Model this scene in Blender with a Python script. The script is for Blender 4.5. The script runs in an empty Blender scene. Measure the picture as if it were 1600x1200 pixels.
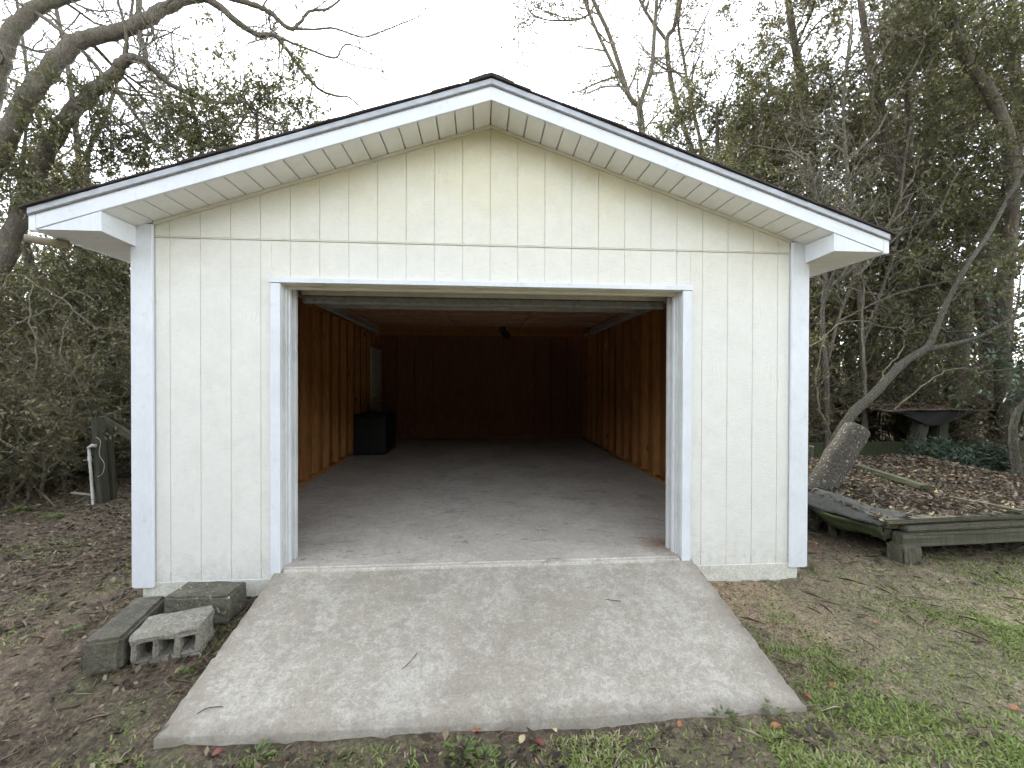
import bpy, bmesh, math, random
import numpy as np
from mathutils import Matrix, Vector

SC = bpy.context.scene
COL = SC.collection

# ------------------------------------------------------------------ camera
F_PX, YAW, PIT, ROL = 660.0, 0.0744, -0.00719, 0.00268
CAM = np.array([-0.06829, -3.12835, 1.34133])
_F = np.array([math.sin(YAW)*math.cos(PIT), math.cos(YAW)*math.cos(PIT), math.sin(PIT)])
_R = np.array([math.cos(YAW), -math.sin(YAW), 0.0])
_U = np.cross(_R, _F)
_R, _U = _R*math.cos(ROL)+_U*math.sin(ROL), -_R*math.sin(ROL)+_U*math.cos(ROL)
cd = bpy.data.cameras.new('camera')
cd.sensor_fit = 'HORIZONTAL'; cd.sensor_width = 36.0
cd.lens = F_PX/1600*36.0
cd.clip_start = 0.02; cd.clip_end = 500
camo = bpy.data.objects.new('camera', cd); COL.objects.link(camo)
m = Matrix.Identity(4)
for i in range(3):
    m[i][0] = _R[i]; m[i][1] = _U[i]; m[i][2] = -_F[i]; m[i][3] = CAM[i]
camo.matrix_world = m
SC.camera = camo

# ------------------------------------------------------------------ light
SUN = np.array([-0.1317, 0.8326, 0.5380])
sun_el = math.asin(SUN[2]); sun_az = math.atan2(SUN[0], SUN[1])
w = bpy.data.worlds.new('World'); SC.world = w; w.use_nodes = True
nt = w.node_tree; bg = nt.nodes['Background']
sky = nt.nodes.new('ShaderNodeTexSky'); sky.sky_type = 'NISHITA'
sky.sun_disc = False; sky.sun_elevation = sun_el; sky.sun_rotation = sun_az
sky.air_density = 1.0; sky.dust_density = 0.4; sky.ozone_density = 1.0
hs = nt.nodes.new('ShaderNodeHueSaturation'); hs.inputs['Saturation'].default_value = 0.27   # thin white cloud over the whole sky
nt.links.new(sky.outputs[0], hs.inputs['Color']); nt.links.new(hs.outputs[0], bg.inputs[0]); bg.inputs[1].default_value = 0.15
sl = bpy.data.lights.new('sun', 'SUN'); sl.energy = 1.5; sl.angle = math.radians(12); sl.color = (1.0, 0.95, 0.86)
so = bpy.data.objects.new('sun', sl); COL.objects.link(so)
so.rotation_euler = Vector((-SUN[0], -SUN[1], -SUN[2])).to_track_quat('-Z', 'Y').to_euler()
vs = SC.view_settings
SC.display_settings.display_device = 'sRGB'
vs.view_transform = 'Standard'; vs.look = 'None'; vs.exposure = 2.62; vs.gamma = 1.0; vs.use_curve_mapping = False
SC.render.engine = 'CYCLES'
SC.cycles.use_denoising = True
try:
    SC.cycles.denoiser = 'OPENIMAGEDENOISE'; SC.cycles.denoising_input_passes = 'RGB_ALBEDO_NORMAL'
except Exception:
    pass
SC.cycles.max_bounces = 4; SC.cycles.diffuse_bounces = 3; SC.cycles.glossy_bounces = 1; SC.cycles.transmission_bounces = 2
SC.cycles.use_adaptive_sampling = True; SC.cycles.adaptive_threshold = 0.025; SC.cycles.adaptive_min_samples = 16
SC.cycles.transparent_max_bounces = 8

# ------------------------------------------------------------------ helpers
def ray(u, v):
    return _F*F_PX + _R*(u-800) - _U*(v-600)
def PY(u, v, Y):                       # the world point seen at photo position (u, v) that stands at depth Y
    d = ray(u, v); return CAM + d*((Y-CAM[1])/d[1])
def PZ(u, v, Z):
    d = ray(u, v); return CAM + d*((Z-CAM[2])/d[2])

def link(o, parent=None):
    COL.objects.link(o)
    if parent is not None: o.parent = parent
    return o
def tag(o, label, cat, group=None):
    o['label'] = label; o['category'] = cat
    if group: o['group'] = group
    return o
def empty(name, loc=(0, 0, 0), rz=0.0):
    o = bpy.data.objects.new(name, None); link(o); o.location = loc; o.rotation_euler[2] = rz
    o.empty_display_size = 0.1
    return o
def mesh_np(name, verts, faces, mat=None, rnd=None, smooth=False):
    """verts (N,3) array, faces (M,k) array"""
    me = bpy.data.meshes.new(name)
    verts = np.asarray(verts, dtype=np.float32); faces = np.asarray(faces, dtype=np.int32)
    k = faces.shape[1]
    me.vertices.add(len(verts)); me.vertices.foreach_set('co', verts.ravel())
    me.loops.add(faces.size); me.loops.foreach_set('vertex_index', faces.ravel())
    me.polygons.add(len(faces))
    me.polygons.foreach_set('loop_start', np.arange(0, faces.size, k, dtype=np.int32))
    try: me.polygons.foreach_set('loop_total', np.full(len(faces), k, dtype=np.int32))
    except Exception: pass
    if rnd is not None:
        a = me.attributes.new('rnd', 'FLOAT', 'FACE'); a.data.foreach_set('value', np.asarray(rnd, dtype=np.float32))
    if smooth: me.polygons.foreach_set('use_smooth', np.ones(len(faces), dtype=bool))
    if mat: me.materials.append(mat)
    me.update(calc_edges=True); me.validate()
    return me
def mobj(name, me, parent=None):
    return link(bpy.data.objects.new(name, me), parent)
def bm_obj(name, bm, mat, parent=None, smooth=False):
    me = bpy.data.meshes.new(name); bmesh.ops.recalc_face_normals(bm, faces=bm.faces[:]); bm.to_mesh(me); bm.free()
    if smooth:
        for p in me.polygons: p.use_smooth = True
    me.materials.append(mat)
    return mobj(name, me, parent)
def prism(name, poly, d0, d1, mat, parent=None, axis='y', bev=0.0):
    """poly: list of 2-D points; extruded along axis from d0 to d1 (axis y: poly is x,z; x: y,z; z: x,y)"""
    bm = bmesh.new()
    def mk(p, d):
        if axis == 'y': return (p[0], d, p[1])
        if axis == 'x': return (d, p[0], p[1])
        return (p[0], p[1], d)
    a = [bm.verts.new(mk(p, d0)) for p in poly]; b = [bm.verts.new(mk(p, d1)) for p in poly]
    bm.faces.new(a); bm.faces.new(b[::-1]); n = len(poly)
    for i in range(n): bm.faces.new((a[i], a[(i+1) % n], b[(i+1) % n], b[i]))
    bmesh.ops.recalc_face_normals(bm, faces=bm.faces[:])
    if bev > 0: bmesh.ops.bevel(bm, geom=bm.edges[:], offset=bev, segments=1, affect='EDGES')
    return bm_obj(name, bm, mat, parent)
def box(name, x0, x1, y0, y1, z0, z1, mat, parent=None, bev=0.0):
    return prism(name, [(x0, z0), (x1, z0), (x1, z1), (x0, z1)], y0, y1, mat, parent, 'y', bev)
def rough_box(name, sx, sy, sz, mat, parent=None, sub=6, amp=0.006, seed=0, holes=None, rnd_edge=0.012):
    """A weathered block with its origin at the base centre"""
    rng = np.random.RandomState(seed)
    bm = bmesh.new(); bmesh.ops.create_cube(bm, size=1.0)
    for v in bm.verts: v.co = Vector((v.co.x*sx, v.co.y*sy, (v.co.z+.5)*sz))
    bmesh.ops.bevel(bm, geom=bm.edges[:], offset=rnd_edge, segments=2, affect='EDGES')
    bmesh.ops.subdivide_edges(bm, edges=[e for e in bm.edges if e.calc_length() > 0.03], cuts=sub, use_grid_fill=True)
    ph = rng.rand(6)*6
    for v in bm.verts:
        c = v.co
        n = math.sin(c.x*37+ph[0])*math.sin(c.y*41+ph[1])+math.sin(c.z*45+ph[2])*math.sin(c.x*23+ph[3])
        c.x += amp*n*.22+rng.randn()*amp*.3; c.y += amp*math.sin(c.x*31+c.z*27+ph[4])*.25+rng.randn()*amp*.3
        c.z += amp*math.sin(c.x*29+c.y*33+ph[5])*.25+rng.randn()*amp*.2
    return bm_obj(name, bm, mat, parent)

# ------------------------------------------------------------------ materials
def new_mat(name):
    m = bpy.data.materials.new(name); m.use_nodes = True
    t = m.node_tree; b = t.nodes['Principled BSDF']
    return m, t, b
def N(t, typ, **kw):
    n = t.nodes.new(typ)
    for k, v in kw.items(): setattr(n, k, v)
    return n
def noise(t, scale, detail=6, rough=.6, vec=None, dist=0.0):
    n = N(t, 'ShaderNodeTexNoise'); n.inputs['Scale'].default_value = scale; n.inputs['Detail'].default_value = detail
    n.inputs['Roughness'].default_value = rough; n.inputs['Distortion'].default_value = dist
    if vec is not None: t.links.new(vec, n.inputs['Vector'])
    return n
def ramp(t, fac, stops, interp='LINEAR'):
    r = N(t, 'ShaderNodeValToRGB'); cr = r.color_ramp; cr.interpolation = interp
    while len(cr.elements) < len(stops): cr.elements.new(0.5)
    for e, (p, c) in zip(cr.elements, stops):
        e.position = p; e.color = (c, c, c, 1) if isinstance(c, (int, float)) else (*c, 1)
    t.links.new(fac, r.inputs[0]); return r
def mixc(t, fac, a, b, mode='MIX'):
    n = N(t, 'ShaderNodeMix', data_type='RGBA', blend_type=mode)
    for s, i in ((fac, 0), (a, 6), (b, 7)):
        if isinstance(s, (int, float)): n.inputs[i].default_value = s
        elif isinstance(s, tuple): n.inputs[i].default_value = (*s, 1)
        else: t.links.new(s, n.inputs[i])
    return n.outputs[2]
def mul(t, a, b, op='MULTIPLY'):
    n = N(t, 'ShaderNodeMath', operation=op)
    for i, s in enumerate((a, b)):
        if isinstance(s, (int, float)): n.inputs[i].default_value = s
        else: t.links.new(s, n.inputs[i])
    return n.outputs[0]
def pos(t, scale=(1, 1, 1)):
    g = N(t, 'ShaderNodeNewGeometry'); mp = N(t, 'ShaderNodeMapping'); mp.inputs['Scale'].default_value = scale
    t.links.new(g.outputs['Position'], mp.inputs['Vector']); return mp.outputs[0]
def objco(t, scale=(1, 1, 1)):
    g = N(t, 'ShaderNodeTexCoord'); mp = N(t, 'ShaderNodeMapping'); mp.inputs['Scale'].default_value = scale
    t.links.new(g.outputs['Object'], mp.inputs['Vector']); return mp.outputs[0]
def bump(t, b, h, strength=.3, dist=.01):
    n = N(t, 'ShaderNodeBump'); n.inputs['Strength'].default_value = strength; n.inputs['Distance'].default_value = dist
    t.links.new(h, n.inputs['Height']); t.links.new(n.outputs[0], b.inputs['Normal'])
def sepz(t, vec, i):
    s = N(t, 'ShaderNodeSeparateXYZ'); t.links.new(vec, s.inputs[0]); return s.outputs[i]
def maprange(t, v, a, b, c=0.0, d=1.0):
    n = N(t, 'ShaderNodeMapRange'); t.links.new(v, n.inputs[0])
    for i, x in enumerate((a, b, c, d)): n.inputs[i+1].default_value = x
    return n.outputs[0]

def grain(t, c, p, scale, lo, hi, detail=4, a=.34, b_=.66):
    n = noise(t, scale, detail, .8, p)
    return mixc(t, 1.0, c, ramp(t, n.outputs[0], [(a, lo), (b_, hi)]).outputs[0], 'MULTIPLY')
def paint_mat(name, c0, c1, grime=(0.35, 0.36, 0.30), rough=.55):
    m, t, b = new_mat(name); p = pos(t)
    n1 = noise(t, 3.0, 5, .65, p); c = mixc(t, ramp(t, n1.outputs[0], [(.35, 0.0), (.7, 1.0)]).outputs[0], c0, c1)
    n2 = noise(t, 9.0, 6, .75, p, .6)
    c = mixc(t, mul(t, ramp(t, n2.outputs[0], [(.58, 0.0), (.75, 1.0)]).outputs[0], .35), c, grime)
    t.links.new(c, b.inputs['Base Color']); b.inputs['Roughness'].default_value = rough
    c = grain(t, c, pos(t, (2, 2, .3)), 40, .95, 1.03)
    t.links.new(c, b.inputs['Base Color'])
    g = noise(t, 60, 4, .6, pos(t, (6, 6, .6)))
    bump(t, b, g.outputs[0], .18, .004)
    return m
M = {}
M['trim'] = paint_mat('white_trim_paint', (.74, .77, .80), (.66, .69, .72))
M['jamb'] = paint_mat('white_jamb_paint', (.68, .69, .68), (.52, .53, .51))
M['vinyl'] = paint_mat('soffit_vinyl', (.82, .81, .78), (.77, .76, .73), (.45, .43, .37), .45)
M['flash'] = paint_mat('painted_flashing', (.70, .68, .58), (.60, .58, .48))

def siding_mat():
    m, t, b = new_mat('siding_paint'); p = pos(t)
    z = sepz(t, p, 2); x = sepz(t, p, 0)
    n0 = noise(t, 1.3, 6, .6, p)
    # cream towards the top of the wall, blending to white lower down
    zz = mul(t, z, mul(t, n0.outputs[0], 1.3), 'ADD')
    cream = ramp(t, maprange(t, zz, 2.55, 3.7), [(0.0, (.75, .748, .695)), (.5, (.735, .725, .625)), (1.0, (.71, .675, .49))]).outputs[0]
    n1 = noise(t, 7, 6, .7, p, .4)
    c = mixc(t, mul(t, ramp(t, n1.outputs[0], [(.5, 0.0), (.72, 1.0)]).outputs[0], .3), cream, (.63, .62, .53))
    # mildew smudges
    n2 = noise(t, 2.2, 6, .75, pos(t, (1, 1, 1.6)), .8)
    n3 = noise(t, 45, 5, .7, p)
    sm = mul(t, ramp(t, n2.outputs[0], [(.54, 0.0), (.70, 1.0)]).outputs[0], ramp(t, n3.outputs[0], [(.35, 0.2), (.62, 1.0)]).outputs[0])
    c = mixc(t, mul(t, sm, .14), c, (.42, .42, .37))
    # splash-back dirt near the bottom edge
    lo = ramp(t, maprange(t, z, -.09, .22), [(0.0, 1.0), (1.0, 0.0)]).outputs[0]
    n4 = noise(t, 14, 5, .75, p)
    c = mixc(t, mul(t, mul(t, lo, ramp(t, n4.outputs[0], [(.45, 0.0), (.7, 1.0)]).outputs[0]), .55), c, (.42, .36, .28))
    c = grain(t, c, pos(t, (18, 18, 110)), 1.0, .955, 1.03); c = grain(t, c, p, 5, .96, 1.03)
    t.links.new(c, b.inputs['Base Color']); b.inputs['Roughness'].default_value = .6
    # rough-sawn face: fine cross marks, with grain swirls in places
    h1 = noise(t, 1.0, 5, .65, pos(t, (22, 22, 150)), .3)
    wv = N(t, 'ShaderNodeTexWave', wave_type='BANDS', bands_direction='X'); wv.inputs['Scale'].default_value = 9
    wv.inputs['Distortion'].default_value = 14; wv.inputs['Detail'].default_value = 3; wv.inputs['Detail Scale'].default_value = 1.2
    t.links.new(pos(t, (1.2, 1, .35)), wv.inputs['Vector'])
    sel = noise(t, 2.6, 3, .5, p)
    hh = mixc(t, ramp(t, sel.outputs[0], [(.60, 0.0), (.70, .6)]).outputs[0], h1.outputs[0], wv.outputs[0])
    bump(t, b, hh, .55, .005)
    return m
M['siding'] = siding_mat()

def concrete_mat(name, dark, light, patch, stain, floor=False):
    m, t, b = new_mat(name); p = pos(t)
    n1 = noise(t, 2.2, 6, .68, p, .3)
    c = mixc(t, ramp(t, n1.outputs[0], [(.35, 0.0), (.68, 1.0)]).outputs[0], dark, light)
    n2 = noise(t, 21, 7, .82, p, .5)               # worn pale patches with sharp edges
    n2b = noise(t, 2.1, 5, .65, p, .8)
    k = mul(t, mul(t, n2.outputs[0], mul(t, n2b.outputs[0], .55), 'ADD'), 1.0)
    c = mixc(t, mul(t, ramp(t, k, [(.77, 0.0), (.83, 1.0)]).outputs[0], .55), c, patch)
    n3 = noise(t, 1.1, 5, .7, p, 1.0)
    c = mixc(t, mul(t, ramp(t, n3.outputs[0], [(.52, 0.0), (.75, 1.0)]).outputs[0], .6), c, stain)
    n4 = noise(t, 160, 3, .6, p)
    c = mixc(t, mul(t, ramp(t, n4.outputs[0], [(.62, 0.0), (.7, 1.0)]).outputs[0], .45), c, (.07, .065, .06))
    c = grain(t, c, p, 75, .78, 1.16); c = grain(t, c, p, 14, .90, 1.07)
    if not floor and name.startswith('ramp'):
        px_ = sepz(t, p, 0); py_ = sepz(t, p, 1); ab = N(t, 'ShaderNodeMath', operation='ABSOLUTE'); t.links.new(px_, ab.inputs[0])
        ne = noise(t, 6, 6, .7, p)
        e1 = ramp(t, mul(t, ab.outputs[0], mul(t, ne.outputs[0], .22), 'ADD'), [(1.52, 0.0), (1.66, 1.0)])     # soil worked in along the edges
        e1 = maprange(t, mul(t, ab.outputs[0], mul(t, ne.outputs[0], .25), 'ADD'), 1.54, 1.68)
        e2 = maprange(t, mul(t, py_, mul(t, ne.outputs[0], -.20), 'ADD'), -1.17, -1.28)
        c = mixc(t, mul(t, e1, .6), c, (.17, .14, .105)); c = mixc(t, mul(t, e2, .75), c, (.15, .13, .10))
        st = noise(t, 2.0, 6, .7, pos(t, (.5, 2.6, 1)), 1.5)                                              # broom and water streaks
        c = mixc(t, mul(t, ramp(t, st.outputs[0], [(.5, 0.0), (.64, 1.0)]).outputs[0], .28), c, (.24, .22, .18))
        og = noise(t, 7, 5, .6, p); rusty = mul(t, mul(t, ramp(t, og.outputs[0], [(.66, 0.0), (.70, 1.0)]).outputs[0], maprange(t, py_, -.95, -1.1)), .7)
        c = mixc(t, rusty, c, (.32, .19, .09))
    if floor:
        # rust run by the right jamb, dark oil marks
        n5 = noise(t, 3.5, 6, .75, pos(t, (1, 2.2, 1)), 1.2)
        c = mixc(t, mul(t, ramp(t, n5.outputs[0], [(.56, 0.0), (.66, 1.0)]).outputs[0], .55), c, (.07, .07, .072))
        d = N(t, 'ShaderNodeVectorMath', operation='DISTANCE'); t.links.new(p, d.inputs[0]); d.inputs[1].default_value = (1.42, .25, 0)
        rr = mul(t, ramp(t, mul(t, d.outputs['Value'], mul(t, n2.outputs[0], .35), 'ADD'), [(.17, 1.0), (.42, 0.0)]).outputs[0], .8)
        c = mixc(t, rr, c, (.22, .10, .04))
    t.links.new(c, b.inputs['Base Color']); b.inputs['Roughness'].default_value = .8
    h = mixc(t, .5, n2.outputs[0], n4.outputs[0]); bump(t, b, h, .45, .008)
    return m
M['ramp'] = concrete_mat('ramp_concrete', (.34, .307, .25), (.405, .37, .303), (.53, .505, .445), (.28, .252, .20))
M['slab'] = concrete_mat('slab_concrete', (.46, .42, .355), (.58, .535, .455), (.64, .60, .53), (.31, .29, .25), True)
M['found'] = concrete_mat('painted_foundation', (.60, .60, .52), (.70, .68, .58), (.74, .73, .66), (.40, .36, .28))

def block_mat(name, a, b_, moss, mossamt, lichen=0.0):
    m, t, b = new_mat(name); p = objco(t)
    n1 = noise(t, 7, 6, .7, p); c = mixc(t, ramp(t, n1.outputs[0], [(.3, 0.0), (.7, 1.0)]).outputs[0], a, b_)
    n2 = noise(t, 5, 6, .75, p, .5)
    c = mixc(t, mul(t, ramp(t, n2.outputs[0], [(.42, 0.0), (.62, 1.0)]).outputs[0], mossamt), c, moss)
    if lichen:
        n3 = noise(t, 26, 6, .7, p)
        c = mixc(t, mul(t, ramp(t, n3.outputs[0], [(.62, 0.0), (.66, 1.0)]).outputs[0], lichen), c, (.55, .57, .52))
    n4 = noise(t, 120, 4, .65, p)
    c = mixc(t, mul(t, ramp(t, n4.outputs[0], [(.58, 0.0), (.7, 1.0)]).outputs[0], .5), c, (.06, .06, .055))
    c = grain(t, c, p, 70, .6, 1.35); c = grain(t, c, p, 9, .75, 1.2)
    t.links.new(c, b.inputs['Base Color']); b.inputs['Roughness'].default_value = .92
    bump(t, b, mixc(t, .5, n4.outputs[0], n2.outputs[0]), 1.0, .015)
    return m
M['block_pale'] = block_mat('pale_block', (.25, .235, .19), (.37, .345, .285), (.16, .155, .10), .45)
M['block_dark'] = block_mat('dark_block', (.095, .086, .066), (.20, .182, .145), (.075, .072, .04), .7)
M['block_moss'] = block_mat('mossy_block', (.10, .095, .07), (.19, .178, .135), (.075, .078, .04), .7, .9)

def wood_mat(name, a, b_, dark, knots=.8, rough=.7, sc=1.0):
    m, t, b = new_mat(name); p = objco(t, (14*sc, 14*sc, 1.2*sc))
    oi = N(t, 'ShaderNodeObjectInfo')
    vv = N(t, 'ShaderNodeVectorMath', operation='ADD'); t.links.new(p, vv.inputs[0])
    cx = N(t, 'ShaderNodeCombineXYZ'); t.links.new(mul(t, oi.outputs['Random'], 40.0), cx.inputs[2]); t.links.new(cx.outputs[0], vv.inputs[1])
    n1 = noise(t, 1.5, 5, .65, vv.outputs[0], .8)
    c = mixc(t, ramp(t, n1.outputs[0], [(.3, 0.0), (.7, 1.0)]).outputs[0], a, b_)
    c = mixc(t, mul(t, oi.outputs['Random'], .45), c, dark)
    c = grain(t, c, objco(t, (90, 90, 5)), 1.0, .6, 1.3)
    kn = N(t, 'ShaderNodeTexVoronoi'); kn.inputs['Scale'].default_value = 2.2*sc
    v2 = N(t, 'ShaderNodeVectorMath', operation='ADD'); t.links.new(objco(t, (2, 2, .8)), v2.inputs[0]); t.links.new(cx.outputs[0], v2.inputs[1])
    t.links.new(v2.outputs[0], kn.inputs['Vector'])
    c = mixc(t, mul(t, ramp(t, kn.outputs['Distance'], [(.06, 1.0), (.12, 0.0)]).outputs[0], knots), c, tuple(x*.3 for x in a))
    t.links.new(c, b.inputs['Base Color']); b.inputs['Roughness'].default_value = rough
    bump(t, b, n1.outputs[0], .3, .004)
    return m
M['stud'] = wood_mat('stud_pine', (.42, .19, .055), (.55, .27, .085), (.20, .08, .025))
M['ply'] = wood_mat('sheathing_ply', (.27, .12, .065), (.36, .165, .09), (.17, .075, .045), .3)
M['ply_side'] = wood_mat('orange_ply', (.30, .135, .045), (.40, .195, .07), (.17, .07, .025), .3)
M['hardboard'] = wood_mat('brown_hardboard', (.16, .085, .05), (.21, .115, .07), (.12, .06, .035), .0)
M['old_wood'] = wood_mat('weathered_timber', (.055, .050, .034), (.125, .112, .075), (.05, .055, .03), .5, .9)
M['post_wood'] = wood_mat('mossy_post', (.040, .037, .025), (.075, .07, .048), (.03, .035, .018), .3, .9)
M['pale_post'] = wood_mat('pale_cut_post', (.26, .22, .14), (.34, .29, .19), (.15, .14, .08), .3, .9)
M['plank_moss'] = wood_mat('mossy_plank', (.04, .038, .022), (.06, .062, .026), (.045, .06, .018), .2, .95)

def plain(name, c, rough=.6, metal=0.0, var=.15, sc=12):
    m, t, b = new_mat(name); n1 = noise(t, sc, 6, .65, pos(t))
    cc = mixc(t, ramp(t, n1.outputs[0], [(.3, 0.0), (.7, 1.0)]).outputs[0], tuple(x*(1-var) for x in c), tuple(min(1, x*(1+var)) for x in c))
    t.links.new(cc, b.inputs['Base Color']); b.inputs['Roughness'].default_value = rough; b.inputs['Metallic'].default_value = metal
    bump(t, b, n1.outputs[0], .1, .003)
    return m
M['shingle'] = plain('asphalt_shingle', (.045, .036, .034), .95, 0, .4, 60)
M['drip'] = plain('grey_drip_edge', (.36, .38, .40), .45, .3)
M['galv'] = plain('galvanised_steel', (.42, .42, .40), .45, .7, .2)
M['doorpanel'] = plain('garage_door_enamel', (.52, .50, .42), .5)
M['seal'] = plain('rubber_seal', (.17, .165, .155), .9, 0, .35, 30)
M['black'] = plain('black_cabinet_finish', (.012, .012, .013), .45)
M['white_door'] = plain('white_door_paint', (.72, .72, .70), .45)
M['pvc'] = plain('white_pvc', (.42, .42, .37), .45, 0, .2, 20)
M['pvc_old'] = plain('dirty_pvc', (.27, .235, .165), .6, 0, .25, 20)
M['rust'] = plain('rusty_steel', (.24, .12, .07), .7, .3, .4, 40)
M['wire'] = plain('pale_wire', (.40, .38, .28), .6)
M['cutwood'] = plain('fresh_cut_wood', (.48, .36, .22), .8, 0, .25, 40)
M['felt'] = plain('black_roofing_felt', (.012, .011, .010), .95, 0, .4, 20)
M['roofing'] = block_mat('old_roll_roofing', (.035, .036, .037), (.075, .075, .07), (.04, .05, .018), .45, .2)
M['roof_moss'] = block_mat('moss_fringe', (.022, .024, .010), (.04, .045, .012), (.05, .07, .012), .6)

def bark_mat(name, a, b_, moss, mossamt, lichen=0.0, sc=1.0):
    m, t, b = new_mat(name); p = pos(t, (9*sc, 9*sc, 3.5*sc))
    n1 = noise(t, 2.0, 6, .7, p, .5)
    c = mixc(t, ramp(t, n1.outputs[0], [(.32, 0.0), (.68, 1.0)]).outputs[0], a, b_)
    n2 = noise(t, 2.4*sc, 7, .7, pos(t), .4)
    c = mixc(t, mul(t, ramp(t, n2.outputs[0], [(.45, 0.0), (.65, 1.0)]).outputs[0], mossamt), c, moss)
    if lichen:
        n3 = noise(t, 22*sc, 6, .7, pos(t))
        c = mixc(t, mul(t, ramp(t, n3.outputs[0], [(.58, 0.0), (.64, 1.0)]).outputs[0], lichen), c, (.42, .45, .40))
    c = grain(t, c, pos(t, (60, 60, 22)), 1.0, .5, 1.5)
    t.links.new(c, b.inputs['Base Color']); b.inputs['Roughness'].default_value = .95
    bump(t, b, n1.outputs[0], 1.0, .04)
    return m
M['bark_oak'] = bark_mat('oak_bark', (.075, .062, .048), (.14, .12, .095), (.07, .085, .04), .5)
M['bark_dark'] = bark_mat('dark_bark', (.055, .045, .034), (.12, .10, .075), (.06, .065, .03), .5)
M['bark_grey'] = bark_mat('grey_bark', (.05, .043, .031), (.125, .11, .08), (.07, .075, .04), .6, .3, 2.2)
M['bark_lichen'] = bark_mat('lichen_bark', (.045, .036, .027), (.095, .08, .06), (.055, .06, .035), .4, .7, 1.6)
M['vine'] = bark_mat('pale_vine', (.13, .112, .072), (.24, .21, .145), (.11, .11, .05), .4, 0, 2)
M['twig'] = bark_mat('grey_twig', (.12, .105, .08), (.20, .18, .14), (.09, .10, .05), .4, 0, 2)

def leaf_mat(name, stops, trans=.35, rough=.45):
    m, t, b = new_mat(name)
    a = N(t, 'ShaderNodeAttribute'); a.attribute_name = 'rnd'
    r = ramp(t, a.outputs['Fac'], stops)
    t.links.new(r.outputs[0], b.inputs['Base Color']); b.inputs['Roughness'].default_value = rough
    if trans > 0:
        tr = N(t, 'ShaderNodeBsdfTranslucent'); t.links.new(mixc(t, .3, r.outputs[0], (.19, .19, .055)), tr.inputs[0])
        mx = N(t, 'ShaderNodeMixShader'); mx.inputs[0].default_value = trans
        out = [n for n in t.nodes if n.type == 'OUTPUT_MATERIAL'][0]
        t.links.new(b.outputs[0], mx.inputs[1]); t.links.new(tr.outputs[0], mx.inputs[2]); t.links.new(mx.outputs[0], out.inputs[0])
    return m
M['leaf_ever'] = leaf_mat('evergreen_leaf', [(0, (.042, .048, .02)), (.45, (.084, .09, .034)), (.8, (.135, .135, .054)), (.93, (.18, .165, .068)), (1, (.27, .21, .10))], .35)
M['leaf_laurel'] = leaf_mat('laurel_leaf', [(0, (.025, .05, .03)), (.6, (.05, .085, .05)), (1, (.09, .13, .08))], .25, .35)
M['leaf_olive'] = leaf_mat('olive_leaf', [(0, (.075, .071, .031)), (.5, (.135, .125, .055)), (.85, (.20, .178, .083)), (1, (.30, .245, .135))], .35)
M['leaf_bright'] = leaf_mat('young_leaf', [(0, (.08, .13, .035)), (.5, (.14, .21, .055)), (1, (.23, .28, .09))], .35)
M['litter'] = leaf_mat('fallen_leaf', [(0, (.017, .013, .008)), (.35, (.050, .036, .022)), (.7, (.115, .085, .053)), (.88, (.20, .155, .096)), (.955, (.30, .25, .17)), (.98, (.22, .09, .035)), (1, (.34, .27, .10))], .12, .7)
M['grass'] = leaf_mat('grass_blade', [(0, (.11, .165, .035)), (.45, (.21, .29, .06)), (.72, (.31, .38, .10)), (.85, (.36, .33, .17)), (1, (.46, .40, .26))], .3, .5)
M['straw'] = leaf_mat('dead_stem', [(0, (.16, .12, .08)), (.6, (.28, .23, .16)), (1, (.45, .40, .30))], .1, .7)

def ground_mat():
    m, t, b = new_mat('ground_soil'); p = pos(t); x = sepz(t, p, 0); y = sepz(t, p, 1)
    n1 = noise(t, 1.6, 6, .7, p, .4); n2 = noise(t, 16, 5, .75, p); n3 = noise(t, 70, 5, .7, p)
    c = mixc(t, ramp(t, n2.outputs[0], [(.3, 0.0), (.7, 1.0)]).outputs[0], (.075, .055, .036), (.18, .138, .092))
    # bare sandy soil beside the ramp
    d = N(t, 'ShaderNodeVectorMath', operation='DISTANCE'); t.links.new(p, d.inputs[0]); d.inputs[1].default_value = (1.9, -.25, -.2)
    k = ramp(t, mul(t, d.outputs['Value'], mul(t, n1.outputs[0], 1.2), 'ADD'), [(.95, 1.0), (2.1, 0.0)]).outputs[0]
    sand = mixc(t, n2.outputs[0], (.27, .165, .095), (.43, .30, .19))
    c = mixc(t, mul(t, k, .9), c, sand)
    # paler trodden lawn soil to the front right
    q = mul(t, maprange(t, x, .5, 2.2), maprange(t, y, .8, -.6))
    c = mixc(t, mul(t, q, .75), c, mixc(t, n2.outputs[0], (.215, .175, .108), (.40, .335, .215)))
    g = mul(t, ramp(t, n1.outputs[0], [(.5, 0.0), (.62, 1.0)]).outputs[0], maprange(t, y, .6, -.8))
    c = mixc(t, mul(t, g, .5), c, (.14, .16, .06))
    c = mixc(t, mul(t, ramp(t, n3.outputs[0], [(.6, 0.0), (.72, 1.0)]).outputs[0], .5), c, (.30, .25, .19))
    c = grain(t, c, p, 55, .45, 1.55); c = grain(t, c, p, 8, .75, 1.22)
    t.links.new(c, b.inputs['Base Color']); b.inputs['Roughness'].default_value = 1.0
    bump(t, b, mixc(t, .5, n2.outputs[0], n3.outputs[0]), 1.0, .035)
    return m
M['ground'] = ground_mat()

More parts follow.
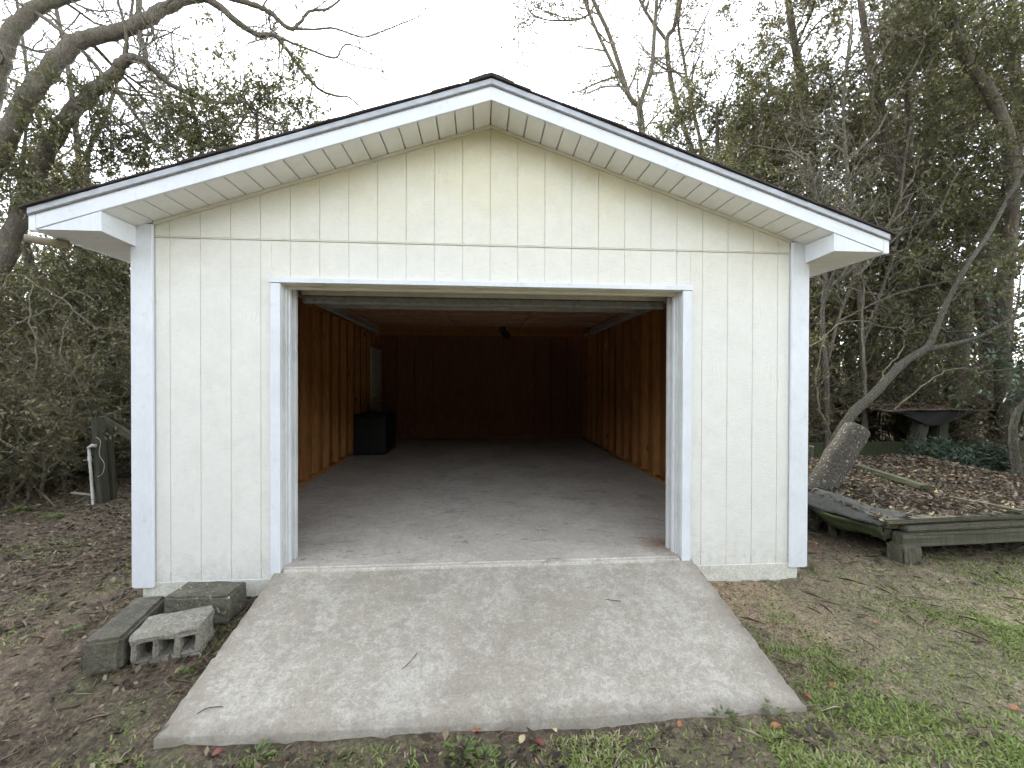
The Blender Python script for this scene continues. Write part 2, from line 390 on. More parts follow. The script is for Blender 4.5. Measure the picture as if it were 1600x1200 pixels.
# ------------------------------------------------------------------ ground
def gh(x, y):
    x = np.asarray(x, float); y = np.asarray(y, float)
    f = np.clip(-y/1.2, 0, 1)
    h = -.19 - .122*f - .05*np.clip((-y-1.2)/2, 0, 1)
    h = h - .016*f*np.clip(-x/1.5, -1, 1)
    h = h + .012*np.sin(x*2.1+.4)*np.sin(y*1.7+1) + .008*np.sin(x*5.3+y*3.1) + .005*np.sin(x*11+1)*np.sin(y*13)
    h = h - .05*np.clip((np.abs(x)-2.6)/3, 0, 1)*np.clip(y/2, 0, 1)
    h = h + .05*np.clip(y-9, 0, 50) + .03*np.clip(np.abs(x)-10, 0, 50)
    return h
def axis(a, b, step, lo, hi):
    mid = np.arange(a, b, step); out = [b]; s = step
    while out[-1] < hi: s *= 1.25; out.append(out[-1]+s)
    left = [a]; s = step
    while left[-1] > lo: s *= 1.25; left.append(left[-1]-s)
    return np.array(sorted(left[1:])+list(mid)+out)
gx = axis(-7, 8, .055, -120, 120); gy = axis(-3, 4.5, .055, -60, 150)
GX, GY = np.meshgrid(gx, gy)
GZ = gh(GX, GY)
rng = np.random.RandomState(3)
near = (np.abs(GX) < 8) & (GY > -3.2) & (GY < 5)
GZ = GZ + near*rng.randn(*GZ.shape)*.004
inside = (np.abs(GX) < 1.5) & (GY > -1.1) & (GY < 7)
GZ = np.where(inside | ((np.abs(GX) < 2.36) & (GY > .08) & (GY < 6.9)), GZ-.12, GZ)
nx, ny = len(gx), len(gy)
idx = np.arange(nx*ny).reshape(ny, nx)
fc = np.stack([idx[:-1, :-1], idx[:-1, 1:], idx[1:, 1:], idx[1:, :-1]], -1).reshape(-1, 4)
g_o = mobj('ground', mesh_np('ground', np.stack([GX, GY, GZ], -1).reshape(-1, 3), fc, M['ground'], None, True)); g_o['kind'] = 'structure'

# ------------------------------------------------------------------ concrete driveway ramp
def make_ramp():
    xs = np.concatenate([[-1.52, -1.508], np.linspace(-1.49, 1.515, 90), [1.533, 1.545]]); ys = np.concatenate([[-1.15, -1.138], np.linspace(-1.12, -.004, 44)]); r = np.random.RandomState(5)
    X, Y = np.meshgrid(xs, ys)
    t = (-Y)/1.15
    Z = -.018 - .25*t + .004*np.sin(X*3)*np.sin(Y*4)
    # the front edge runs a little askew and is chipped
    Y = Y + (t**3)*(-.012*(X/1.5) + .0015*np.sin(X*9+1) + r.randn(*X.shape)*.0012*(r.rand(*X.shape) > .6))
    X = X + np.where(np.abs(X) > 1.5, r.randn(*X.shape)*.0022, 0)
    edge = (np.abs(X) > 1.5) | (t > .985)
    Z = Z - edge*np.abs(r.randn(*X.shape))*.006*(r.rand(*X.shape) > .75)
    V = np.stack([X, Y, Z], -1).reshape(-1, 3); n = len(xs); mrow = len(ys)
    id_ = np.arange(n*mrow).reshape(mrow, n)
    F_ = [np.stack([id_[:-1, :-1], id_[:-1, 1:], id_[1:, 1:], id_[1:, :-1]], -1).reshape(-1, 4)]
    loop = np.concatenate([id_[0, :], id_[1:, -1], id_[-1, ::-1][1:], id_[::-1, 0][1:-1]])
    low = V[loop].copy(); low[:, 2] -= .13; low[:, 0] *= 1.004
    base = len(V); V = np.vstack([V, low]); k = len(loop); a = np.arange(k)
    F_.append(np.stack([loop, base+a, base+(a+1) % k, loop[(a+1) % k]], -1))
    o = mobj('driveway', mesh_np('driveway', V, np.vstack(F_), M['ramp'])); o['kind'] = 'structure'
make_ramp()

# ------------------------------------------------------------------ garage
G = empty('garage'); tag(G, 'small white gabled garage with its wide front door opening standing open', 'garage')
HW, DEPTH, g = 2.44, 6.95, .2032
RZ, SL = 3.218, .334
def rake(x): return RZ - SL*abs(x)
TX0, TX1, TZ = -1.549, 1.529, 2.066     # door trim, outer
# slab and foundation
slab = box('slab', -HW+.02, HW-.02, 0.0, DEPTH, -.16, 0.0, M['slab'], G, .006)
box('foundation', -HW+.02, TX0+.03, -.004, .10, -.30, -.075, M['found'], G, .004)
box('foundation', TX1-.03, HW-.03, -.004, .10, -.30, -.075, M['found'], G, .004)
box('threshold', -1.46, 1.45, -.035, -.001, -.06, -.006, M['slab'], G, .006)
# sheathing behind the siding
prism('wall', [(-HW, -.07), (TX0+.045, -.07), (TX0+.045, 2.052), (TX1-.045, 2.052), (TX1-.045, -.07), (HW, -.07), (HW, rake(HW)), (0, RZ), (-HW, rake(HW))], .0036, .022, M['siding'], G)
prism('wall', [(-HW, .0), (HW, .0), (HW, rake(HW)), (0, RZ), (-HW, rake(HW))], DEPTH-.012, DEPTH, M['ply'], G)
for s in (-1, 1):
    prism('wall', [(.022, .0), (DEPTH-.013, .0), (DEPTH-.013, 2.40), (.022, 2.40)], s*(HW-.012), s*HW, M['ply_side'], G, 'x')
# siding boards, front
def clip_board(x0, x1, z0, ztop):
    pts = [(x0, z0), (x1, z0)]
    a, b = min(rake(x0), ztop)-.012, min(rake(x1), ztop)-.012
    if ztop > 3: pts += [(x1, b), (x0, a)]
    else: pts += [(x1, ztop), (x0, ztop)]
    return pts
edges = [-HW+.11] + [k*g for k in range(-11, 12)] + [HW-.11]
for x0, x1 in zip(edges[:-1], edges[1:]):
    a, b = x0+.0022, x1-.0022
    zc = [(a, b, -.088)]
    if b > TX0 and a < TX1:
        zc = []
        if a < TX0 - .02: zc.append((a, TX0-.002, -.088)); zc.append((TX0-.002+.001, b, TZ+.002))
        elif b > TX1 + .02: zc.append((TX1+.002, b, -.088)); zc.append((a, TX1+.001, TZ+.002))
        else: zc.append((a, b, TZ+.002))
    for (p0, p1, z0) in zc:
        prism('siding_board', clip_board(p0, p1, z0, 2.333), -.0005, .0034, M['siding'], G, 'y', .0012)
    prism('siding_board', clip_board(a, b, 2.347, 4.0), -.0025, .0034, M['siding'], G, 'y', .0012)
box('flashing', -HW+.10, HW-.10, -.006, .0, 2.3355, 2.3445, M['flash'], G, .001)
for s in (-1, 1):      # thin trim under the rake soffit
    prism('rake_trim', [(0, RZ-.002), (s*2.33, rake(2.33)-.002), (s*2.33, rake(2.33)-.021), (0, RZ-.021)], -.022, -.0045, M['flash'], G)
# side and back siding
me = None
for s in (-1, 1):
    for k in range(34):
        y0 = .03+k*g
        if me is None:
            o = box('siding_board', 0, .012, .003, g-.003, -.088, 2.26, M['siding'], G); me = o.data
        else: o = mobj('siding_board', me, G)
        o.location = (HW+.0005 if s > 0 else -HW-.0125, y0, 0)
for x0, x1 in zip(edges[:-1], edges[1:]):
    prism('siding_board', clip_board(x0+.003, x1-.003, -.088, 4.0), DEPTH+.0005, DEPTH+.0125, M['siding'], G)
# corner boards
for s in (-1, 1):
    a, b = (-HW-.022, -HW+.105) if s < 0 else (HW-.105, HW+.022)
    box('corner_board', a, b, -.026, -.0015, -.105, 2.42, M['trim'], G, .003)
    box('corner_board', (-HW-.036 if s < 0 else HW+.0135), (-HW-.0135 if s < 0 else HW+.036), -.0255, .08, -.10, 2.26, M['trim'], G, .003)
# door trim and jambs
box('door_trim', TX0, TX0+.066, -.028, .0, -.085, TZ-.036, M['trim'], G, .002)
box('door_trim', TX1-.066, TX1, -.028, .0, -.075, TZ-.036, M['trim'], G, .002)
box('door_trim', TX0-.006, TX1+.006, -.034, .0, TZ-.034, TZ, M['trim'], G, .002)
JX0, JX1, JZ = TX0+.068, TX1-.068, TZ-.038
for s, jx in ((1, JX0), (-1, JX1)):
    x0, x1 = sorted((jx-s*.019, jx)); box('jamb', x0, x1, .001, .15, -.02, JZ+.01, M['jamb'], G, .001)
    x0, x1 = sorted((jx+s*.0005, jx+s*.012)); box('jamb_stop', x0, x1, .045, .075, -.015, JZ-.002, M['jamb'], G, .002)
    x0, x1 = sorted((jx+s*.0005, jx+s*.022)); box('jamb_stop', x0, x1, .0755, .11, -.012, JZ-.002, M['trim'], G, .002)
    x0, x1 = sorted((jx-s*.01, jx+s*.030)); box('jamb_edge', x0, x1, .1505, .19, -.002, JZ-.01, M['jamb'], G, .002)
box('head_jamb', JX0-.018, JX1+.018, .001, .15, JZ+.0005, JZ+.02, M['flash'], G, .001)
box('head_stop', JX0+.001, JX1-.001, .06, .10, JZ-.022, JZ, M['flash'], G, .002)
box('header_beam', -1.75, 1.75, .0225, .11, JZ+.022, 2.38, M['stud'], G)
# soffit panels under the rake
PW = .1225
pm = {}
for s in (-1, 1):
    for k in range(20):
        x0, x1 = s*(k*PW+.0045), s*((k+1)*PW-.0045)
        if k == 19: x1 = s*2.448
        poly = [(x0, rake(x0)), (x1, rake(x1)), (x1, rake(x1)+.012), (x0, rake(x0)+.012)]
        prism('soffit_panel', poly, -.279, -.0045, M['vinyl'], G, 'y', .0015)
    prism('rake_soffit', [(0, RZ+.022), (s*2.448, rake(2.448)+.022), (s*2.448, rake(2.448)+.027), (0, RZ+.027)], -.279, -.001, M['vinyl'], G)
# fascia, drip edge, box returns
EX = 2.852
for s in (-1, 1):
    prism('fascia', [(0, RZ-.004), (s*(EX-.04), rake(EX-.04)-.004), (s*(EX-.04), rake(EX-.04)+.092), (0, RZ+.092)], -.300, -.280, M['trim'], G, 'y', .002)
    prism('fascia_end', [(s*(EX-.039), rake(EX)-.003), (s*EX, rake(EX)-.003), (s*EX, rake(EX)+.092), (s*(EX-.039), rake(EX)+.104)], -.302, -.278, M['trim'], G, 'y', .002)
    prism('drip_edge', [(0, RZ+.094), (s*EX, rake(EX)+.094), (s*EX, rake(EX)+.132), (0, RZ+.132)], -.312, -.285, M['drip'], G, 'y', .002)
    prism('drip_lip', [(0, RZ+.086), (s*EX, rake(EX)+.086), (s*EX, rake(EX)+.0935), (0, RZ+.0935)], -.309, -.3012, M['seal'], G)
    # return: the boxed corner under the end of the rake
    xi = s*2.45
    zb = 2.272
    prism('eave_return', [(xi, zb), (s*(EX-.045), zb), (xi, rake(2.45)-.006)], -.296, -.281, M['trim'], G, 'y', .001)
    prism('eave_return_side', [(-.296, zb), (-.027, zb-.012), (-.027, rake(2.45)-.002), (-.296, rake(2.45)-.002)], xi-s*.0, xi-s*.014, M['trim'], G, 'x', .001)
    # side fascia along the eave
    box('side_fascia', *(sorted((s*(EX-.018), s*(EX-.001)))), -.277, DEPTH+.3, 2.268, 2.36, M['trim'], G, .002)
    me2 = None
    for k in range(52):
        if me2 is None:
            x0, x1 = sorted((s*2.453, s*(EX-.019)))
            o = box('eave_soffit_panel', x0, x1, 0, .131, 2.274, 2.281, M['vinyl'], G, .002); me2 = o.data
        else: o = mobj('eave_soffit_panel', me2, G)
        o.location[1] = -.2795+k*.1345
    box('eave_soffit', *(sorted((s*2.451, s*(EX-.0195)))), -.279, DEPTH+.2, 2.282, 2.286, M['vinyl'], G)
# roof deck and shingle courses
for s in (-1, 1):
    prism('roof_deck', [(0, RZ+.115), (s*(EX+.0), rake(EX)+.115), (s*(EX+.0), rake(EX)+.132), (0, RZ+.132)], -.283, DEPTH+.3, M['ply'], G)
    nC = 22; L = EX+.035
    for k in range(nC):
        xa, xb = L*k/nC, L*(k+1)/nC
        za, zb_ = rake(xa)+.134, rake(xb)+.134
        rr = random.Random(k*7+s); yo = -.322+rr.uniform(-.008, .006)
        prism('shingle_course', [(s*max(0, xa-.05), rake(max(0, xa-.05))+.140), (s*xb, zb_+.002), (s*xb, zb_+.016), (s*max(0, xa-.05), rake(max(0, xa-.05))+.147)], yo, DEPTH+.32, M['shingle'], G)
prism('ridge_cap', [(-.15, rake(.15)+.150), (0, RZ+.152), (.15, rake(.15)+.150), (.15, rake(.15)+.156), (.05, rake(.05)+.163), (0, RZ+.160), (-.05, rake(.05)+.163), (-.15, rake(.15)+.156)], -.325, DEPTH+.33, M['shingle'], G)
# framing inside
sm = None
ST = 2.32
def stud(x, y, rot):
    global sm
    if sm is None:
        o = box('stud', -.019, .019, -.0445, .0445, 0.0, ST, M['stud'], G, .002); sm = o.data
    else: o = mobj('stud', sm, G)
    o.location = (x, y, .04); o.rotation_euler[2] = rot
r_ = random.Random(4)
for s in (-1, 1):
    for k in range(18):
        y = .16+k*.4064
        if y > DEPTH-.06: break
        stud(s*(HW-.058), y, math.pi/2+(math.pi if r_.random() < .5 else 0))
        if k in (3, 6, 7, 11): stud(s*(HW-.058), y+.0385, math.pi/2)
    box('sole_plate', *sorted((s*(HW-.013), s*(HW-.102))), .112, DEPTH-.013, .0005, .039, M['stud'], G)
    box('top_plate', *sorted((s*(HW-.013), s*(HW-.102))), .112, DEPTH-.013, 2.361, 2.40, M['stud'], G)
bs = None
for k in range(11):
    if bs is None: o = box('stud', -.019, .019, -.0445, .0445, 0.0, ST, M['ply'], G, .002); bs = o.data
    else: o = mobj('stud', bs, G)
    o.location = (-2.032+k*.4064, DEPTH-.058, .04)
box('sole_plate', -HW+.104, HW-.104, DEPTH-.102, DEPTH-.0135, .0005, .039, M['ply'], G)
for s in (-1, 1):
    for x in (1.60, 1.64, 1.95, 2.28): stud(s*x, .067, 0)
for k in range(12):
    y = .42+k*.58
    box('ceiling_joist', -HW+.02, HW-.02, y, y+.038, 2.402, 2.49, M['stud'], G)
    for s in (-1, 1):
        prism('rafter', [(s*.02, RZ+.112), (s*2.40, rake(2.40)+.112), (s*2.40, rake(2.40)+.03), (s*.02, RZ+.03)], y+.039, y+.077, M['stud'], G)
# overhead door, rolled up under the ceiling
od = box('overhead_door', -1.47, 1.47, .30, .345, 2.045, 2.10, M['doorpanel'], G, .004)
for k in range(4):
    y0 = .347+k*.54
    box('door_section', -1.47, 1.47, y0, y0+.53, 2.075, 2.12, M['hardboard'], od, .006)
    for j in range(4): box('section_stile', -1.46+j*.96, -1.39+j*.96, y0+.01, y0+.52, 2.050, 2.0745, M['hardboard'], od, .003)
    box('section_rail', -1.385, 1.385, y0+.005, y0+.075, 2.055, 2.0745, M['hardboard'], od, .003)
box('bottom_rail', -1.465, 1.465, .285, .299, 2.01, 2.075, M['doorpanel'], od, .003)
box('bottom_seal', -1.46, 1.46, .283, .335, 1.945, 2.008, M['seal'], od, .012)
box('lift_handle', -.06, .05, .268, .284, 2.035, 2.050, M['pvc'], od, .003)
for s in (-1, 1):
    box('strut', -1.40, 1.40, .80, .84, 2.00, 2.055, M['galv'], od, .002) if s < 0 else None
    x0, x1 = sorted((s*1.50, s*1.55)); box('track', x0, x1, .20, 2.9, 2.02, 2.075, M['galv'], G, .002)
    box('track', x0, x1, .19, .225, .02, 1.99, M['galv'], G, .002)
    box('track_hanger', *sorted((s*1.20, s*1.235)), .80, .838, 2.056, 2.40, M['galv'], G, .001)
    box('roller_bracket', *sorted((s*1.40, s*1.46)), .76, .84, 1.98, 2.05, M['galv'], G, .002)
box('strut_bracket', .10, .16, .783, .799, 2.0, 2.06, M['pvc'], od, .002)
# side door standing in the left wall, near the back
sd = box('side_door', -HW+.105, -HW+.14, 5.78, 6.62, .04, 2.04, M['white_door'], G, .003)
for (y0, y1) in ((5.86, 6.16), (6.24, 6.54)):
    for (z0, z1) in ((.2, .78), (.9, 1.5), (1.6, 1.95)):
        box('door_panel', -HW+.1405, -HW+.15, y0, y1, z0, z1, M['white_door'], sd, .006)
box('door_knob', -HW+.1405, -HW+.19, 5.84, 5.88, .96, 1.0, M['galv'], sd, .015)
# small pipe poking out under the siding
def tube_obj(name, pts, rad, mat, parent=None, sides=10, hollow=False):
    T = Tubes(); T.add(np.array(pts, float), np.full(len(pts), rad) if np.isscalar(rad) else np.array(rad), sides, cap=not hollow)
    if hollow:
        T.add(np.array(pts, float), np.full(len(pts), rad*.82), sides, cap=False)
    return mobj(name, T.mesh(name, mat), parent)

class Tubes:
    def __init__(s): s.V = []; s.F = []; s.n = 0
    def add(s, P, R, k=6, cap=False):
        P = np.asarray(P, float); n = len(P)
        T = np.gradient(P, axis=0); T /= (np.linalg.norm(T, axis=1, keepdims=True)+1e-9)
        ref = np.array([0, 0, 1.0]) if abs(T[:, 2]).mean() < .8 else np.array([1.0, 0, 0])
        A = np.cross(T, ref); A /= (np.linalg.norm(A, axis=1, keepdims=True)+1e-9); B = np.cross(T, A)
        an = np.arange(k)*2*math.pi/k
        ring = P[:, None, :] + np.asarray(R)[:, None, None]*(A[:, None, :]*np.cos(an)[None, :, None] + B[:, None, :]*np.sin(an)[None, :, None])
        s.V.append(ring.reshape(-1, 3))
        i = np.arange(n-1)[:, None]*k; j = np.arange(k)[None, :]
        a = s.n+i+j; b = s.n+i+(j+1) % k
        s.F.append(np.stack([a, b, b+k, a+k], -1).reshape(-1, 4)); s.n += n*k
        if cap:
            for e in (0, n-1):
                s.V.append(P[e][None]); c = s.n; s.n += 1
                base = c-1-(0 if e == 0 else 0)
                st = (c - n*k) if e == 0 else (c-1-n*k) + (n-1)*k
                jj = np.arange(k); s.F.append(np.stack([st+jj, st+(jj+1) % k, np.full(k, c), np.full(k, c)], -1))
    def mesh(s, name, mat, smooth=True):
        V = np.vstack(s.V); F_ = np.vstack(s.F)
        me = bpy.data.meshes.new(name)
        tri = F_[:, 2] == F_[:, 3]
        if tri.any():
            faces = [tuple(f[:3]) if q else tuple(f) for f, q in zip(F_.tolist(), tri)]
            me.from_pydata(V.tolist(), [], faces)
            if smooth: me.polygons.foreach_set('use_smooth', np.array([not q for q in tri]))
            me.materials.append(mat); me.update(); return me
        return mesh_np(name, V, F_, mat, None, smooth)
tube_obj('drain_pipe', [(-1.93, .02, -.10), (-1.95, -.06, -.115), (-1.985, -.13, -.15)], .010, M['rust'], G, 8)

# boards, panels and courses belong to the wall, soffit or roof they cover
def cen(o):
    c = [Vector(v) for v in o.bound_box]; c = sum(c, Vector())/8; return c+o.location
kids = list(G.children); base_ = lambda o: o.name.split('.')[0]
walls = [o for o in kids if base_(o) == 'wall']
front = min(walls, key=lambda o: cen(o).y); back = max(walls, key=lambda o: cen(o).y)
sides = {sgn: [o for o in walls if cen(o).x*sgn > 2][0] for sgn in (-1, 1)}
pick = lambda nm, sgn: [o for o in kids if base_(o) == nm and cen(o).x*sgn > 0][0]
for o in kids:
    n = base_(o); c = cen(o); sgn = 1 if c.x > 0 else -1
    if n == 'siding_board': o.parent = front if c.y < .02 else (back if c.y > DEPTH-.005 and abs(c.x) < 2.43 else sides[sgn])
    elif n in ('flashing', 'rake_trim'): o.parent = front
    elif n == 'soffit_panel': o.parent = pick('rake_soffit', sgn)
    elif n == 'eave_soffit_panel': o.parent = pick('eave_soffit', sgn)
    elif n in ('shingle_course', 'drip_edge', 'drip_lip', 'fascia', 'fascia_end'): o.parent = pick('roof_deck', sgn)
# things inside the garage
c0 = empty('cabinet', (-2.02, 4.98, 0)); tag(c0, 'low black cabinet standing against the left wall inside the garage', 'cabinet')
box('body', -.29, .27, -.45, .45, .02, .70, M['black'], c0, .01)
box('top', -.30, .28, -.46, .46, .702, .73, M['black'], c0, .006)
for k in range(2): box('door', -.285+k*.28, -.01+k*.28, -.468, -.452, .05, .68, M['black'], c0, .004)
lf = empty('hanging_lamp', (.40, 5.1, 2.40)); tag(lf, 'small dark lamp hanging askew below the ceiling joists inside the garage', 'lamp')
tube_obj('stem', [(0, 0, .06), (0, 0, -.08)], .012, M['black'], lf)
o = box('lamp_head', -.06, .06, -.2, .2, -.05, .05, M['black'], lf, .01); o.location = (0, 0, -.12); o.rotation_euler = (.5, .3, .4)

# pale pipe stuck under the left eave corner
ep = tube_obj('pipe', [(-2.975, -.20, 2.246), (-2.92, -.16, 2.244), (-2.80, -.10, 2.242)], .025, M['pvc_old'], None, 14, True)
tag(ep, 'pale hollow pipe poking out under the left eave corner', 'pipe')

# ------------------------------------------------------------------ concrete blocks
def front_block():
    L, D, H, wl = .345, .215, .165, .03
    bm = bmesh.new()
    cuts = [-L/2, -L/2+wl, -L/2+.115, -L/2+.145, L/2-.145, L/2-.115-.0, L/2-wl, L/2]
    cuts = [-L/2, -L/2+.033, -L/2+.108, -L/2+.136, -L/2+.209, -L/2+.237, L/2-.033, L/2]
    def bx(x0, x1, z0, z1, y0=-D/2, y1=D/2):
        v = [bm.verts.new(p) for p in ((x0, y0, z0), (x1, y0, z0), (x1, y1, z0), (x0, y1, z0), (x0, y0, z1), (x1, y0, z1), (x1, y1, z1), (x0, y1, z1))]
        for f in ((0, 3, 2, 1), (4, 5, 6, 7), (0, 1, 5, 4), (1, 2, 6, 5), (2, 3, 7, 6), (3, 0, 4, 7)): bm.faces.new([v[i] for i in f])
    bx(-L/2, L/2, H-.034, H); bx(-L/2, L/2, 0, .03)
    for i in range(0, 8, 2): bx(cuts[i], cuts[i+1], .0301, H-.0341)
    bmesh.ops.remove_doubles(bm, verts=bm.verts[:], dist=.0005)
    bmesh.ops.subdivide_edges(bm, edges=bm.edges[:], cuts=4, use_grid_fill=True)
    r = np.random.RandomState(8)
    for v in bm.verts:
        c = v.co
        corner = (abs(c.x) > L/2-.02)*(abs(c.y) > D/2-.02)
        c.x += r.randn()*.0022 + .004*math.sin(c.y*30+c.z*40) - .010*corner*np.sign(c.x)
        c.y += r.randn()*.0022 + .004*math.sin(c.x*28+c.z*31) + (0.05*max(0, -c.x-.06)*(c.y > 0)*-1)
        c.z += r.randn()*.002 + .003*math.sin(c.x*22+c.y*35)
    o = bm_obj('concrete_block', bm, M['block_pale'])
    return o
b1 = front_block(); b1.location = (-1.86, -.50, float(gh(-1.86, -.5))-.005); b1.rotation_euler = (.10, -.05, .22)
tag(b1, 'pale hollow concrete block lying with its three open cores facing forward', 'concrete block')
b2 = rough_box('concrete_block', .185, .50, .185, M['block_dark'], None, 5, .006, 2, None, .018)
b2.location = (-2.165, -.455, float(gh(-2.16, -.45))-.012); b2.rotation_euler = (0, .02, .20)
tag(b2, 'long dark weathered concrete block lying left of the hollow block', 'concrete block')
b3 = rough_box('concrete_block', .40, .22, .18, M['block_moss'], None, 5, .007, 5, None, .014)
b3.location = (-1.86, -.22, float(gh(-1.86, -.22))-.004); b3.rotation_euler = (0, 0, -.03)
tag(b3, 'mossy concrete block flecked with white lichen against the garage foundation', 'concrete block')

# ------------------------------------------------------------------ vegetation tools
class Leaves:
    def __init__(s): s.P = []; s.D = []; s.L = []
    def add(s, P, D, L): s.P.append(P); s.D.append(D); s.L.append(L)
    def mesh(s, name, mat, rng, width=.42, flat=.35, bias=0.0):
        P = np.vstack(s.P); D = np.vstack(s.D); L = np.concatenate(s.L); n = len(P)
        D = D/(np.linalg.norm(D, axis=1, keepdims=True)+1e-9)
        up = rng.randn(n, 3)*flat+np.array([0, 0, 1.0]); W = np.cross(D, up); W /= (np.linalg.norm(W, axis=1, keepdims=True)+1e-9)
        Nn = np.cross(W, D)
        L = L[:, None]; w_ = L*width*.5
        v0 = P; v1 = P+D*L*.45+W*w_+Nn*L*.06; v2 = P+D*L-Nn*L*.05; v3 = P+D*L*.45-W*w_+Nn*L*.06
        V = np.stack([v0, v1, v2, v3], 1).reshape(-1, 3)
        i = np.arange(n)*4
        Ft = np.stack([np.stack([i, i+1, i+2], -1), np.stack([i, i+2, i+3], -1)], 1).reshape(-1, 3)
        r = np.clip(rng.rand(n)+bias, 0, 1)
        return mesh_np(name, V, Ft, mat, np.repeat(r, 2))

def wander(rng, p, d, length, n, wob, up=0.0):
    pts = [p]; d = d/np.linalg.norm(d); st = length/n
    for i in range(n):
        d = d + rng.randn(3)*wob + np.array([0, 0, up]); d /= np.linalg.norm(d)
        pts.append(pts[-1]+d*st)
    return np.array(pts), d
def smooth_path(P, R, sub=5):
    P = np.asarray(P, float); R = np.asarray(R, float); n = len(P)
    t = np.linspace(0, n-1, (n-1)*sub+1); out = []
    for tt in t:
        i = min(int(tt), n-2); f = tt-i
        p0 = P[max(i-1, 0)]; p1 = P[i]; p2 = P[i+1]; p3 = P[min(i+2, n-1)]
        out.append(.5*((2*p1)+(-p0+p2)*f+(2*p0-5*p1+4*p2-p3)*f*f+(-p0+3*p1-3*p2+p3)*f**3))
    return np.array(out), np.interp(t, np.arange(n), R)

def branch_out(rng, path, rad, T, LV, levels, leaf=None, t0=.2, thick=1.0):
    """levels: list of (count, length, wobble, up, spread). leaf: (per twig, size)"""
    cnt, ln, wob, up, spread = levels[0]
    n = len(path); last = len(levels) == 1
    k = max(1, int(round(cnt*(.7+.6*rng.rand()))))
    for _ in range(k):
        f = t0+(1-t0)*rng.rand()
        i = min(int(f*(n-1)), n-2); fr = f*(n-1)-i
        p = path[i]*(1-fr)+path[i+1]*fr; r0 = rad[i]*(1-fr)+rad[i+1]*fr
        tan = path[i+1]-path[i]; tan = tan/(np.linalg.norm(tan)+1e-9)
        side = rng.randn(3); side -= tan*side.dot(tan); side /= (np.linalg.norm(side)+1e-9)
        d = tan*(1-spread)+side*spread
        L = ln*(.6+.8*rng.rand())*(1.15-.5*f)
        seg = 3 if last else 6
        P, _d = wander(rng, p, d, L, seg, wob, up)
        rb = min(r0*.7, max(.0042, L*.015)*thick); R = np.linspace(rb, max(rb*.35, .0026*thick), len(P))
        T.add(P, R, 3 if last else (4 if len(levels) == 2 else 5))
        if last:
            if leaf is not None and leaf[0] > 0:
                m = int(leaf[0]*(.5+rng.rand()))
                if m > 0:
                    tt = rng.rand(m)*(len(P)-1); ii = np.minimum(tt.astype(int), len(P)-2); ff = (tt-ii)[:, None]
                    pp = P[ii]*(1-ff)+P[ii+1]*ff
                    dd = rng.randn(m, 3)*.8+_d*.6+np.array([0, 0, -.25])
                    LV.add(pp+rng.randn(m, 3)*.02, dd, leaf[1]*(.6+.8*rng.rand(m)))
        else:
            branch_out(rng, P, R, T, LV, levels[1:], leaf, .15, thick)

def make_shrub(name, seed, h, spread, nstem, leaf, mat_leaf, mat_stem, width=.42, low=True):
    """an empty with stems and foliage; several stems that wander up from the ground"""
    rng = np.random.RandomState(seed); T = Tubes(); LV = Leaves(); root = empty(name)
    for i in range(nstem):
        a = rng.rand()*6.28; q = rng.rand()**.5*spread*.35
        p = np.array([math.cos(a)*q, math.sin(a)*q, -.1])
        d = np.array([math.cos(a)*.35, math.sin(a)*.35, 1.0])
        L = h*(.65+.45*rng.rand())
        P, _ = wander(rng, p, d, L, 12, .16, .03)
        R = np.linspace(.012+.010*h*rng.rand(), .004, len(P))
        T.add(P, R, 5)
        branch_out(rng, P, R, T, LV, [(15, spread*.55, .22, .02, .75), (9, .34, .25, -.02, .7)], leaf, .12 if low else .35)
    mobj('stem', T.mesh('stem', mat_stem), root)
    if h > 2.3:
        T3 = Tubes(); LX = Leaves()
        for i in range(10):
            a = rng.rand()*6.28; q = spread*(.3+.3*rng.rand())
            p = np.array([math.cos(a)*q, math.sin(a)*q, h*.6*rng.rand()]); d = np.array([rng.randn()*.6, rng.randn()*.6, .5])
            P, _ = wander(rng, p, d, 1.6+1.2*rng.rand(), 14, .3, .0); P[:, 2] = np.maximum(P[:, 2], .05)
            Rr = np.linspace(.011, .004, len(P)); T3.add(P, Rr, 5)
            branch_out(rng, P, Rr, T3, LX, [(5, .5, .3, 0, .7), (3, .2, .3, 0, .7)], None, .2)
        mobj('bare_vines', T3.mesh('bare_vines', M['vine']), root)
    mobj('foliage', LV.mesh('foliage', mat_leaf, rng, width, .7), root)
    return root
def make_tree(name, seed, path, rad, levels, leaf, mat_leaf, mat_bark, width=.42, t0=.25, sides=9, bare=False):
    rng = np.random.RandomState(seed); root = empty(name, tuple(path[0]))
    P = np.asarray(path, float)-np.asarray(path[0], float); P, R = smooth_path(P, rad, 5)
    R = R*(1+.06*np.sin(np.arange(len(R))*1.7+seed))
    T = Tubes(); T.add(P, R, sides, cap=True); mobj('trunk', T.mesh('trunk', mat_bark), root)
    T2 = Tubes(); LV = Leaves(); branch_out(rng, P, R, T2, LV, levels, leaf, t0)
    mobj('branches', T2.mesh('branches', mat_bark), root)
    if LV.P: mobj('crown', LV.mesh('crown', mat_leaf, rng, width, .7), root)
    return root
def copy_tree(root, loc, rz, sc, label, cat, group=None):
    c = root.copy(); COL.objects.link(c); c.location = loc; c.rotation_euler = (0, 0, rz); c.scale = (sc, sc, sc)
    for ch in root.children:
        d = ch.copy(); COL.objects.link(d); d.parent = c
    tag(c, label, cat, group); return c
def place(root, loc, rz, sc, label, cat, group=None):
    root.location = loc; root.rotation_euler = (0, 0, rz); root.scale = (sc, sc, sc); tag(root, label, cat, group); return root

